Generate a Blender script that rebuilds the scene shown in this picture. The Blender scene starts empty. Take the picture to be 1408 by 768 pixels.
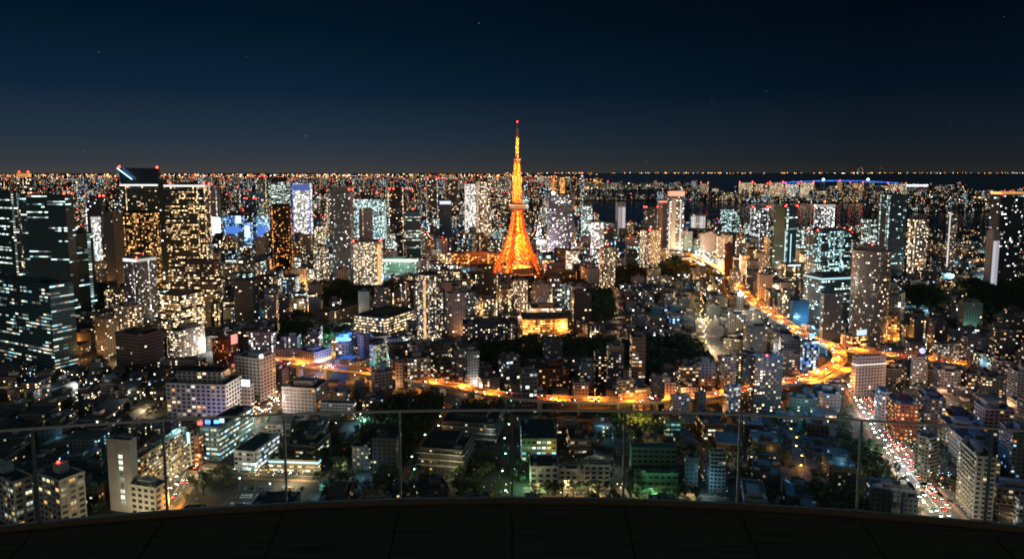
import bpy, math, random
import numpy as np
R = math.radians
random.seed(7)
rng = np.random.default_rng(11)
scene = bpy.context.scene
col = scene.collection

# ------------------------------------------------------------------ camera
H = 225.0                      # eye height above the city's streets
TILT = R(6.2)
F, SH = 939.0, -46.0           # focal length and lens shift in pixels of the 1408 px photograph
cam_d = bpy.data.cameras.new("camera")
cam_d.lens = 24.0; cam_d.sensor_width = 36.0
cam_d.shift_y = SH / 1408.0
cam_d.clip_start = 0.1; cam_d.clip_end = 150000.0
cam = bpy.data.objects.new("camera", cam_d); col.objects.link(cam)
cam.location = (0, 0, H); cam.rotation_euler = (R(90) - TILT, 0, 0)
scene.camera = cam
ct, st = math.cos(TILT), math.sin(TILT)

def ground(px, py, z=0.0):
    """point on the plane of height z seen at a pixel of the photograph"""
    r = (384 - py + SH) / F; h = H - z
    y = h * (ct + r * st) / (st - r * ct)
    return ((px - 704) / F * (y * ct + h * st), y)
def row_depth(py, z=0.0): return ground(704, py, z)[1]
def top_z(py, y):
    r = (384 - py + SH) / F
    return H - y * (st - r * ct) / (ct + r * st)
def proj(x, y, z):
    h = H - z; zc = y * ct + h * st
    return 704 + F * x / zc, 384 + SH - F * (y * st - h * ct) / zc

# ------------------------------------------------------------------ night sky and light
w = bpy.data.worlds.new("World"); scene.world = w; w.use_nodes = True
nt = w.node_tree; N = nt.nodes; Lk = nt.links
bg = N['Background']
tc = N.new('ShaderNodeTexCoord'); sx = N.new('ShaderNodeSeparateXYZ'); Lk.new(tc.outputs['Generated'], sx.inputs[0])
rp = N.new('ShaderNodeValToRGB'); Lk.new(sx.outputs['Z'], rp.inputs[0])
e = rp.color_ramp.elements
stops = [(0.0, (.046, .045, .046)), (.014, (.031, .038, .046)), (.045, (.0165, .0300, .048)), (.11, (.0038, .0150, .0335)),
         (.20, (.0008, .0072, .0165)), (.30, (.0005, .0038, .0090)), (.6, (.010, .034, .048)), (1.0, (.018, .070, .092))]
e[0].position = 0; e[0].color = (*stops[0][1], 1); e[1].position = 1; e[1].color = (*stops[-1][1], 1)
for p, c in stops[1:-1]:
    q = e.new(p); q.color = (*c, 1)
mr = N.new('ShaderNodeMapRange'); mr.inputs['From Min'].default_value = -.30; mr.inputs['From Max'].default_value = .45
mr.inputs['To Min'].default_value = 1.1; mr.inputs['To Max'].default_value = .42
Lk.new(sx.outputs['X'], mr.inputs['Value'])
mu = N.new('ShaderNodeVectorMath'); mu.operation = 'SCALE'; Lk.new(rp.outputs[0], mu.inputs[0]); Lk.new(mr.outputs[0], mu.inputs['Scale'])
# a few faint stars
vo = N.new('ShaderNodeTexVoronoi'); vo.inputs['Scale'].default_value = 46; Lk.new(tc.outputs['Generated'], vo.inputs['Vector'])
lt = N.new('ShaderNodeMath'); lt.operation = 'LESS_THAN'; lt.inputs[1].default_value = .040; Lk.new(vo.outputs['Distance'], lt.inputs[0])
sc_ = N.new('ShaderNodeSeparateColor'); Lk.new(vo.outputs['Color'], sc_.inputs[0])
pw = N.new('ShaderNodeMath'); pw.operation = 'POWER'; pw.inputs[1].default_value = 5; Lk.new(sc_.outputs[0], pw.inputs[0])
m2 = N.new('ShaderNodeMath'); m2.operation = 'MULTIPLY'; Lk.new(lt.outputs[0], m2.inputs[0]); Lk.new(pw.outputs[0], m2.inputs[1])
m3 = N.new('ShaderNodeVectorMath'); m3.operation = 'SCALE'; m3.inputs[0].default_value = (.16, .2, .26); Lk.new(m2.outputs[0], m3.inputs['Scale'])
ad = N.new('ShaderNodeVectorMath'); ad.operation = 'ADD'; Lk.new(mu.outputs[0], ad.inputs[0]); Lk.new(m3.outputs[0], ad.inputs[1])
Lk.new(ad.outputs[0], bg.inputs['Color']); bg.inputs['Strength'].default_value = 1.0

# the glow of the city behind the viewer: one weak, very soft, low sun
sd = bpy.data.lights.new("sun", 'SUN'); sd.energy = 0.27; sd.angle = R(50); sd.color = (1.0, .86, .78)
so = bpy.data.objects.new("sun", sd); col.objects.link(so)
so.rotation_euler = (R(90 - 13), 0, R(-6))

scene.view_settings.view_transform = 'Standard'; scene.view_settings.look = 'None'
scene.view_settings.exposure = 0; scene.view_settings.gamma = 1; scene.view_settings.use_curve_mapping = False
cy = scene.cycles
cy.max_bounces = 6; cy.diffuse_bounces = 1; cy.glossy_bounces = 2; cy.transmission_bounces = 4; cy.transparent_max_bounces = 8
cy.sample_clamp_indirect = 1.5; cy.sample_clamp_direct = 0; cy.caustics_reflective = False; cy.caustics_refractive = False
cy.use_light_tree = True; cy.use_denoising = True; cy.use_adaptive_sampling = False
cy.filter_width = 1.85

# ------------------------------------------------------------------ object helpers
def tag(o, label=None, cat=None, group=None, kind=None):
    if label: o['label'] = label
    if cat: o['category'] = cat
    if group: o['group'] = group
    if kind: o['kind'] = kind
    return o
def empty(name, loc=(0, 0, 0), rz=0.0):
    o = bpy.data.objects.new(name, None); col.objects.link(o)
    o.location = loc; o.rotation_euler = (0, 0, rz); o.empty_display_size = 1
    return o
def link(name, me, parent=None, loc=None, rz=None, sc=None):
    o = bpy.data.objects.new(name, me); col.objects.link(o)
    if parent is not None: o.parent = parent
    if loc is not None: o.location = loc
    if rz is not None: o.rotation_euler = (0, 0, rz)
    if sc is not None: o.scale = sc
    return o
class MB:
    """collects faces (with uv and material slot) and links them as one mesh object"""
    def __init__(s): s.v = []; s.f = []; s.uv = []; s.m = []
    def quad(s, a, b, c, d, m=0, uv=None):
        n = len(s.v); s.v += [a, b, c, d]; s.f.append((n, n+1, n+2, n+3)); s.m.append(m)
        s.uv += uv if uv else [(0, 0), (1, 0), (1, 1), (0, 1)]
    def ngon(s, pts, m=0):
        n = len(s.v); s.v += list(pts); s.f.append(tuple(range(n, n + len(pts)))); s.m.append(m)
        s.uv += [(p[0] * .1, p[1] * .1) for p in pts]
    def prism(s, poly, z0, z1, m=0, mt=None, bottom=True):
        k = len(poly)
        for i in range(k):
            a = poly[i]; b = poly[(i+1) % k]
            s.quad((a[0], a[1], z0), (b[0], b[1], z0), (b[0], b[1], z1), (a[0], a[1], z1), m)
        s.ngon([(p[0], p[1], z1) for p in poly], m if mt is None else mt)
        if bottom: s.ngon([(p[0], p[1], z0) for p in reversed(poly)], m)
    def box(s, cx, cy_, z0, lx, ly, h, rz=0.0, m=0, mt=None):
        c, n = math.cos(rz), math.sin(rz)
        P = [(cx + x*c - y*n, cy_ + x*n + y*c) for x, y in ((-lx/2, -ly/2), (lx/2, -ly/2), (lx/2, ly/2), (-lx/2, ly/2))]
        s.prism(P, z0, z0 + h, m, mt)
    def bar(s, p, q, t, t2=None, m=0):
        """square bar from p to q, thickness t at p and t2 at q"""
        t2 = t if t2 is None else t2
        p = np.array(p, float); q = np.array(q, float); d = q - p; L = np.linalg.norm(d)
        if L < 1e-6: return
        d /= L; u = np.cross(d, (0, 0, 1)) if abs(d[2]) < .95 else np.cross(d, (0, 1, 0)); u /= np.linalg.norm(u); v = np.cross(d, u)
        A = [tuple(p + (a*u + b*v) * t/2) for a, b in ((-1, -1), (1, -1), (1, 1), (-1, 1))]
        B = [tuple(q + (a*u + b*v) * t2/2) for a, b in ((-1, -1), (1, -1), (1, 1), (-1, 1))]
        for i in range(4):
            j = (i+1) % 4; s.quad(A[i], A[j], B[j], B[i], m)
        s.ngon(A[::-1], m); s.ngon(B, m)
    def octa(s, x, y, z, r, m=0):
        n = len(s.v)
        s.v += [(x-r, y, z), (x+r, y, z), (x, y-r, z), (x, y+r, z), (x, y, z-r), (x, y, z+r)]
        for a, b, c in ((0, 2, 5), (2, 1, 5), (1, 3, 5), (3, 0, 5), (2, 0, 4), (1, 2, 4), (3, 1, 4), (0, 3, 4)):
            s.f.append((n+a, n+b, n+c)); s.m.append(m); s.uv += [(0, 0), (1, 0), (0, 1)]
    def mesh(s, name, mats):
        me = bpy.data.meshes.new(name)
        nf = len(s.f); tot = np.fromiter((len(f) for f in s.f), dtype=np.int32, count=nf)
        start = np.concatenate(([0], np.cumsum(tot)[:-1])).astype(np.int32)
        li = np.fromiter((i for f in s.f for i in f), dtype=np.int32, count=int(tot.sum()))
        me.vertices.add(len(s.v)); me.vertices.foreach_set('co', np.array(s.v, dtype=np.float32).ravel())
        me.loops.add(len(li)); me.loops.foreach_set('vertex_index', li)
        me.polygons.add(nf); me.polygons.foreach_set('loop_start', start); me.polygons.foreach_set('loop_total', tot)
        me.polygons.foreach_set('material_index', np.array(s.m, dtype=np.int32))
        ul = me.uv_layers.new(name='UVMap'); ul.data.foreach_set('uv', np.array(s.uv, dtype=np.float32).ravel())
        for m in (mats if isinstance(mats, (list, tuple)) else [mats]): me.materials.append(m)
        me.update(calc_edges=True); me.validate()
        return me
    def build(s, name, mats, parent=None):
        return link(name, s.mesh(name, mats), parent)

# ------------------------------------------------------------------ materials
def new_mat(name):
    m = bpy.data.materials.new(name); m.use_nodes = True
    return m, m.node_tree.nodes, m.node_tree.links, m.node_tree.nodes['Principled BSDF']
def plain(name, c, rough=.8, metal=0.0, var=.25, scale=.3, c2=None):
    m, n, l, b = new_mat(name)
    g = n.new('ShaderNodeNewGeometry'); t = n.new('ShaderNodeTexNoise'); t.inputs['Scale'].default_value = scale; t.inputs['Detail'].default_value = 4
    l.new(g.outputs['Position'], t.inputs['Vector'])
    r = n.new('ShaderNodeValToRGB'); l.new(t.outputs['Fac'], r.inputs[0])
    a = c; d = c2 or tuple(x * (1 - var) for x in c); u = c2 and a or tuple(min(1, x * (1 + var)) for x in c)
    r.color_ramp.elements[0].position = .35; r.color_ramp.elements[0].color = (*d, 1)
    r.color_ramp.elements[1].position = .65; r.color_ramp.elements[1].color = (*u, 1)
    l.new(r.outputs[0], b.inputs['Base Color']); b.inputs['Roughness'].default_value = rough; b.inputs['Metallic'].default_value = metal
    m.cycles.emission_sampling = 'NONE'
    return m
def glow(name, c, s, sampled=False, vary=True):
    """something that gives off light; strength varies a little from lamp to lamp"""
    m, n, l, b = new_mat(name)
    b.inputs['Base Color'].default_value = (.3, .3, .3, 1); b.inputs['Roughness'].default_value = .5
    b.inputs['Emission Color'].default_value = (*c, 1); b.inputs['Emission Strength'].default_value = s
    if vary:
        o = n.new('ShaderNodeObjectInfo'); g = n.new('ShaderNodeNewGeometry')
        a = n.new('ShaderNodeMath'); a.operation = 'ADD'; l.new(o.outputs['Random'], a.inputs[0]); l.new(g.outputs['Random Per Island'], a.inputs[1])
        f = n.new('ShaderNodeMath'); f.operation = 'FRACT'; l.new(a.outputs[0], f.inputs[0])
        q = n.new('ShaderNodeMapRange'); q.inputs['To Min'].default_value = s * .35; q.inputs['To Max'].default_value = s * 1.5
        l.new(f.outputs[0], q.inputs[0]); l.new(q.outputs[0], b.inputs['Emission Strength'])
    m.cycles.emission_sampling = 'AUTO' if sampled else 'NONE'
    return m

PAL = {
 'warm':  [(0, (1, .46, .14)), (.3, (1, .66, .32)), (.65, (1, .80, .54)), (1, (1, .92, .78))],
 'amber': [(0, (1, .26, .04)), (.4, (1, .40, .09)), (1, (1, .62, .24))],
 'cool':  [(0, (.35, .82, 1)), (.35, (.68, 1, .93)), (.7, (1, .97, .84)), (1, (1, .82, .56))],
 'white': [(0, (.80, .92, 1)), (.5, (1, .97, .92)), (1, (1, .86, .66))],
 'mix':   [(0, (1, .24, .05)), (.25, (1, .50, .16)), (.45, (1, .80, .50)), (.62, (.80, .95, 1)), (.8, (.30, .66, 1)), (1, (.2, .5, 1))],
 'blue':  [(0, (.10, .30, 1)), (.5, (.35, .65, 1)), (1, (.85, .95, 1))],
}
def fac_group(pal):
    g = bpy.data.node_groups.new("facade_" + pal, 'ShaderNodeTree')
    for nm, ty in (('Wall', 'NodeSocketColor'), ('Glass', 'NodeSocketColor'), ('P', 'NodeSocketFloat'), ('Row', 'NodeSocketFloat'),
                   ('WW', 'NodeSocketFloat'), ('HH', 'NodeSocketFloat'), ('S', 'NodeSocketFloat'), ('Gloss', 'NodeSocketFloat')):
        g.interface.new_socket(nm, in_out='INPUT', socket_type=ty)
    g.interface.new_socket('BSDF', in_out='OUTPUT', socket_type='NodeSocketShader')
    n, l = g.nodes, g.links
    gi = n.new('NodeGroupInput'); go = n.new('NodeGroupOutput')
    def M(op, a, b=None, c=None):
        q = n.new('ShaderNodeMath'); q.operation = op
        for i, v in enumerate((a, b, c)):
            if v is None: continue
            if isinstance(v, (int, float)): q.inputs[i].default_value = v
            else: l.new(v, q.inputs[i])
        return q.outputs[0]
    def WN(x, y, z):
        cb = n.new('ShaderNodeCombineXYZ')
        for i, v in enumerate((x, y, z)):
            if isinstance(v, (int, float)): cb.inputs[i].default_value = v
            else: l.new(v, cb.inputs[i])
        q = n.new('ShaderNodeTexWhiteNoise'); q.noise_dimensions = '3D'; l.new(cb.outputs[0], q.inputs['Vector'])
        return q.outputs['Value'], q.outputs['Color']
    uv = n.new('ShaderNodeUVMap'); sp = n.new('ShaderNodeSeparateXYZ'); l.new(uv.outputs[0], sp.inputs[0])
    u, v = sp.outputs[0], sp.outputs[1]
    fu, fv = M('FRACT', u), M('FRACT', v); iu, iv = M('FLOOR', u), M('FLOOR', v)
    mu_ = M('LESS_THAN', M('ABSOLUTE', M('SUBTRACT', fu, .5)), M('MULTIPLY', gi.outputs['WW'], .5))
    mv_ = M('LESS_THAN', M('ABSOLUTE', M('SUBTRACT', fv, .47)), M('MULTIPLY', gi.outputs['HH'], .5))
    mask = M('MULTIPLY', mu_, mv_)
    rc, rcc = WN(iu, iv, 1.0)
    run, _ = WN(M('FLOOR', M('DIVIDE', iu, 7)), iv, 2.0)
    bld, _ = WN(M('FLOOR', M('DIVIDE', u, 400)), M('FLOOR', M('DIVIDE', v, 400)), 3.0)
    score = M('ADD', M('MULTIPLY', run, gi.outputs['Row']), M('MULTIPLY', rc, M('SUBTRACT', 1.0, gi.outputs['Row'])))
    thr = M('MULTIPLY', M('POWER', gi.outputs['P'], .92), M('ADD', .55, M('MULTIPLY', bld, .9)))
    lit = M('LESS_THAN', score, thr)
    colr, _ = WN(iu, M('FLOOR', M('DIVIDE', v, 400)), 4.0)          # stairwells and corridors lit on every storey
    lit = M('MAXIMUM', lit, M('LESS_THAN', colr, M('MULTIPLY', gi.outputs['P'], .22)))
    s2 = n.new('ShaderNodeSeparateColor'); l.new(rcc, s2.inputs[0])
    ramp = n.new('ShaderNodeValToRGB')
    els = PAL[pal]; ce = ramp.color_ramp.elements
    ce[0].position, ce[0].color = els[0][0], (*els[0][1], 1); ce[1].position, ce[1].color = els[-1][0], (*els[-1][1], 1)
    for p, c in els[1:-1]:
        q = ce.new(p); q.color = (*c, 1)
    tone = M('ADD', M('MULTIPLY', bld, .4), M('ADD', M('MULTIPLY', run, .25), M('MULTIPLY', s2.outputs[1], .35)))
    l.new(tone, ramp.inputs[0])
    br = M('ADD', .10, M('MULTIPLY', M('POWER', s2.outputs[2], 3.0), 2.6))
    # curtains, ceilings and furniture make every window uneven inside
    nx = n.new('ShaderNodeTexNoise'); nx.inputs['Scale'].default_value = 3.3; l.new(uv.outputs[0], nx.inputs['Vector'])
    br = M('MULTIPLY', br, M('ADD', .45, M('MULTIPLY', nx.outputs['Fac'], 1.1)))
    es = M('MULTIPLY', M('MULTIPLY', M('MULTIPLY', lit, mask), br), gi.outputs['S'])
    # wall grime
    ge = n.new('ShaderNodeNewGeometry'); gr = n.new('ShaderNodeTexNoise'); gr.inputs['Scale'].default_value = .12; gr.inputs['Detail'].default_value = 5
    l.new(ge.outputs['Position'], gr.inputs['Vector'])
    gm = M('ADD', .70, M('MULTIPLY', gr.outputs['Fac'], .6)); gm = M('MULTIPLY', gm, M('ADD', .75, M('MULTIPLY', bld, .5)))
    wv = n.new('ShaderNodeVectorMath'); wv.operation = 'SCALE'; l.new(gi.outputs['Wall'], wv.inputs[0]); l.new(gm, wv.inputs['Scale'])
    mx = n.new('ShaderNodeMix'); mx.data_type = 'RGBA'
    l.new(mask, mx.inputs['Factor']); l.new(wv.outputs[0], mx.inputs['A']); l.new(gi.outputs['Glass'], mx.inputs['B'])
    b = n.new('ShaderNodeBsdfPrincipled'); l.new(mx.outputs['Result'], b.inputs['Base Color'])
    l.new(M('SUBTRACT', .85, M('MULTIPLY', mask, gi.outputs['Gloss'])), b.inputs['Roughness'])
    l.new(ramp.outputs[0], b.inputs['Emission Color']); l.new(es, b.inputs['Emission Strength'])
    l.new(b.outputs[0], go.inputs[0])
    return g
GR = {k: fac_group(k) for k in PAL}
def facade(name, pal, wall, glass, p, row, ww, hh, s, gloss=.6):
    m = bpy.data.materials.new(name); m.use_nodes = True; n = m.node_tree.nodes; n.remove(n['Principled BSDF'])
    g = n.new('ShaderNodeGroup'); g.node_tree = GR[pal]
    for k, v in (('Wall', (*wall, 1)), ('Glass', (*glass, 1)), ('P', p), ('Row', row), ('WW', ww), ('HH', hh), ('S', s), ('Gloss', gloss)):
        g.inputs[k].default_value = v
    m.node_tree.links.new(g.outputs[0], n['Material Output'].inputs[0])
    m.cycles.emission_sampling = 'NONE'
    return m
DG = (.012, .018, .022)
# style: palette, wall, glass, P lit, Row coherence, window width, window height, strength, cell width, storey height, words
ST = {
 'GT': ('cool',  (.030, .070, .078), (.020, .055, .064), .13, .92, 1.01, .36, 1.6, 5.0, 4.0),
 'GB': ('blue',  (.03, .09, .15), (.012, .045, .09), .22, .5, .9, .6, 1.2, 3.2, 4.0),
 'GW': ('warm',  (.07, .085, .08), (.025, .036, .036), .50, .62, .96, .42, 2.0, 2.4, 3.8),
 'GC': ('cool',  (.09, .115, .12), (.025, .042, .048), .50, .62, .96, .42, 1.9, 2.4, 3.8),
 'WW': ('white', (.45, .46, .48), DG, .70, .5, .86, .5, 2.2, 3.2, 4.0),
 'CB': ('warm',  (.30, .25, .20), DG, .20, .15, .55, .48, 2.2, 3.4, 3.1),
 'CG': ('white', (.22, .225, .225), DG, .13, .1, .60, .50, 1.9, 2.8, 2.9),
 'CY': ('warm',  (.20, .18, .155), DG, .38, .2, .60, .46, 2.6, 2.8, 2.9),
 'CD': ('warm',  (.055, .058, .060), DG, .24, .25, .58, .46, 2.3, 2.8, 2.9),
 'BK': ('amber', (.022, .022, .024), (.01, .012, .014), .34, .35, .6, .5, 2.0, 3.6, 3.4),
 'BR': ('warm',  (.085, .062, .046), DG, .34, .5, .8, .42, 2.0, 3.2, 3.8),
 'RB': ('amber', (.13, .040, .026), DG, .16, .2, .5, .45, 1.8, 3.4, 3.3),
 'WH': ('warm',  (.42, .395, .375), (.02, .03, .04), .14, .2, .62, .54, 2.0, 4.6, 3.7),
 'PL': ('warm',  (.40, .37, .35), DG, 0, .2, .0, .0, 0, 4.6, 3.7),
 'PK': ('warm',  (.32, .26, .25), DG, .16, .2, .6, .45, 1.6, 3.6, 3.4),
 'OR': ('amber', (.34, .20, .10), DG, .75, .5, .8, .50, 3.0, 3.4, 3.4),
 'YL': ('warm',  (.20, .17, .11), DG, .85, .5, .88, .46, 2.6, 3.2, 3.6),
 'BD': ('blue',  (.05, .10, .16), (.02, .05, .09), .75, .4, .9, .75, 1.4, 3.4, 3.6),
 'DK': ('warm',  (.060, .064, .068), DG, .13, .1, .42, .40, 2.0, 3.3, 3.1),
 'DB': ('mix',   (.11, .115, .12), DG, .15, .15, .5, .42, 2.2, 3.3, 3.2),
 'FM': ('mix',   (.05, .058, .065), DG, .25, .2, .62, .52, 2.6, 4.2, 4.2),
 'FW': ('warm',  (.08, .068, .062), DG, .28, .2, .62, .52, 2.6, 4.0, 4.0),
 'FC': ('white', (.07, .09, .10), DG, .25, .3, .7, .52, 2.4, 4.0, 4.0),
 'FF': ('mix',   (.05, .055, .06), DG, .15, .1, .6, .5, 2.0, 5.0, 5.0),
 'GR': ('cool',  (.10, .22, .15), DG, .2, .3, .7, .40, 1.4, 4.0, 4.0),
}
def window_glow(name, c, s):
    m, n, l, b = new_mat(name)
    def M(op, x, y=None):
        q = n.new('ShaderNodeMath'); q.operation = op
        for i, v in enumerate((x, y)):
            if v is None: continue
            if isinstance(v, (int, float)): q.inputs[i].default_value = v
            else: l.new(v, q.inputs[i])
        return q.outputs[0]
    t = n.new('ShaderNodeTexCoord'); sp = n.new('ShaderNodeSeparateXYZ'); l.new(t.outputs['Generated'], sp.inputs[0])
    o = n.new('ShaderNodeObjectInfo'); g = n.new('ShaderNodeNewGeometry')
    r = M('FRACT', M('ADD', o.outputs['Random'], g.outputs['Random Per Island']))
    # ceiling brighter than floor, a mullion down the middle, a half drawn blind
    mull = M('GREATER_THAN', M('ABSOLUTE', M('SUBTRACT', sp.outputs[0], .5)), .05)
    blind = M('ADD', .45, M('MULTIPLY', M('LESS_THAN', sp.outputs[2], M('ADD', .45, r)), .55))
    room = M('ADD', .55, M('MULTIPLY', sp.outputs[2], .6))
    st_ = M('MULTIPLY', M('MULTIPLY', M('MULTIPLY', mull, blind), room), M('ADD', .10*s, M('MULTIPLY', M('POWER', r, 2.2), 1.9*s)))
    b.inputs['Base Color'].default_value = (.05, .05, .05, 1); b.inputs['Roughness'].default_value = .2
    b.inputs['Emission Color'].default_value = (*c, 1); l.new(st_, b.inputs['Emission Strength']); m.cycles.emission_sampling = 'NONE'
    return m
FM = {}; FM0 = {}
for k, (pal, wall, glass, p, row, ww, hh, s, cw, fh) in ST.items():
    FM[k] = facade("facade_" + k, pal, wall, glass, p, row, ww, hh, s)
    FM0[k] = facade("facade_unlit_" + k, pal, wall, glass, 0.0, row, ww, hh, s)   # lit windows are separate parts there
WL = {pal: [window_glow("lit_window_%s_%d" % (pal, i), c, 1.7 if pal in ('amber', 'blue') else 1.45) for i, (_, c) in enumerate(cs)] for pal, cs in PAL.items()}
M_roof = [plain("roof_dark", (.026, .032, .036), .9, var=.35, scale=.15), plain("roof_grey", (.058, .064, .066), .9, var=.35, scale=.15),
          plain("roof_green", (.035, .075, .06), .8, var=.3, scale=.2), plain("roof_blue", (.035, .065, .095), .8, var=.3, scale=.2)]
M_conc = plain("concrete", (.30, .29, .28), .85); M_white = plain("white_paint", (.62, .61, .60), .6, var=.1); M_dark = plain("dark_metal", (.03, .032, .034), .6, .3)
M_unit = plain("rooftop_metal", (.26, .27, .28), .5, .3)
G_red = glow("aviation_red", (1, .03, .02), 26); G_redS = glow("small_red", (1, .05, .03), 5)
G_white = glow("flood_white", (.9, .97, 1), 14, True); G_band = glow("band_white", (.95, .93, .86), 1.1)
G_cool = glow("band_cool", (.55, .9, 1), 1.1); G_blue = glow("lamp_blue", (.06, .28, 1), 3.4, True); G_cyan = glow("lamp_cyan", (.2, .75, 1), 12, True)
G_orange = glow("band_orange", (1, .42, .10), 1.5); G_green = glow("sign_green", (.42, 1, .08), 3.0); G_screen = glow("screen_white", (.72, .90, 1), 1.6, True)
G_violet = glow("lamp_violet", (.28, .30, 1), 3.2, True); G_pink = glow("band_pink", (1, .30, .22), 1.6)
# ------------------------------------------------------------------ how a building is put together
unit_box = MB(); unit_box.box(0, 0, 0, 1, 1, 1); UB = {}
def box_child(name, mat, parent, loc, size, rz=0.0):
    me = UB.get(mat.name)
    if me is None: me = UB[mat.name] = unit_box.mesh(name, mat)
    return link(name, me, parent, loc, rz, size)
oc = MB(); OM = {}
for i_ in range(6):
    for j_ in range(10):
        f_ = lambda a, b: (math.sin(math.pi*a/6)*math.cos(math.pi*b/5), math.sin(math.pi*a/6)*math.sin(math.pi*b/5), math.cos(math.pi*a/6))
        if i_ == 0: oc.v += [f_(0, 0), f_(1, j_), f_(1, j_+1)]; n_ = len(oc.v); oc.f.append((n_-3, n_-2, n_-1)); oc.m.append(0); oc.uv += [(0, 0)]*3
        elif i_ == 5: oc.v += [f_(5, j_), f_(6, 0), f_(5, j_+1)]; n_ = len(oc.v); oc.f.append((n_-3, n_-2, n_-1)); oc.m.append(0); oc.uv += [(0, 0)]*3
        else: oc.quad(f_(i_, j_), f_(i_+1, j_), f_(i_+1, j_+1), f_(i_, j_+1))
def lamp_child(name, mat, parent, loc, r):
    me = OM.get(mat.name)
    if me is None: me = OM[mat.name] = oc.mesh(name, mat)
    return link(name, me, parent, loc, None, (r, r, r))
def inset(poly, d):
    """shrink a convex counter-clockwise polygon by d (negative grows it)"""
    k = len(poly); out = []
    for i in range(k):
        a, b, c = poly[i-1], poly[i], poly[(i+1) % k]
        e1 = np.array((b[0]-a[0], b[1]-a[1])); e1 /= np.linalg.norm(e1); e2 = np.array((c[0]-b[0], c[1]-b[1])); e2 /= np.linalg.norm(e2)
        n1 = np.array((-e1[1], e1[0])); n2 = np.array((-e2[1], e2[0])); m = n1 + n2; m /= (1 + n1 @ n2)
        out.append((b[0] + m[0]*d, b[1] + m[1]*d))
    return out
def wall_faces(mb, poly, z0, z1, cw, fh, off, m=0):
    info = []; k = len(poly); u = off[0]; nr = max(1, round((z1 - z0) / fh))
    for i in range(k):
        a = poly[i]; b = poly[(i+1) % k]; L = math.dist(a, b); nc = max(1, round(L / cw))
        mb.quad((a[0], a[1], z0), (b[0], b[1], z0), (b[0], b[1], z1), (a[0], a[1], z1), m,
                [(u, off[1]), (u+nc, off[1]), (u+nc, off[1]+nr), (u, off[1]+nr)])
        info.append((a, b, nc, nr)); u += nc
    return info
def off_(rnd): return (400 * rnd.randrange(1, 50) , 400 * rnd.randrange(1, 50))
def roof_mesh(poly, z, mats):
    r = MB(); o = inset(poly, -.2); i = inset(poly, .3); k = len(poly)
    for a in range(k):
        b = (a+1) % k
        r.quad((*o[a], z-.4), (*o[b], z-.4), (*o[b], z+1), (*o[a], z+1), 1)
        r.quad((*o[a], z+1), (*o[b], z+1), (*i[b], z+1), (*i[a], z+1), 1)
        r.quad((*i[b], z+.15), (*i[a], z+.15), (*i[a], z+1), (*i[b], z+1), 1)
    r.ngon([(*p, z+.15) for p in i], 0)
    return r.mesh('roof', mats)
FMP = {}
ALL = []        # (poly, centre, radius, px0, px1, ytop, ybase, depth) of every building placed by hand
def poly_center(p): return (sum(a[0] for a in p)/len(p), sum(a[1] for a in p)/len(p))
WALLM = {}
def wall_mat_for(style):
    if style not in WALLM:
        c = ST[style][1]; WALLM[style] = plain('wall_' + style, tuple(min(.6, x*1.0) for x in c), .85, var=.2)
    return WALLM[style]
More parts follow.
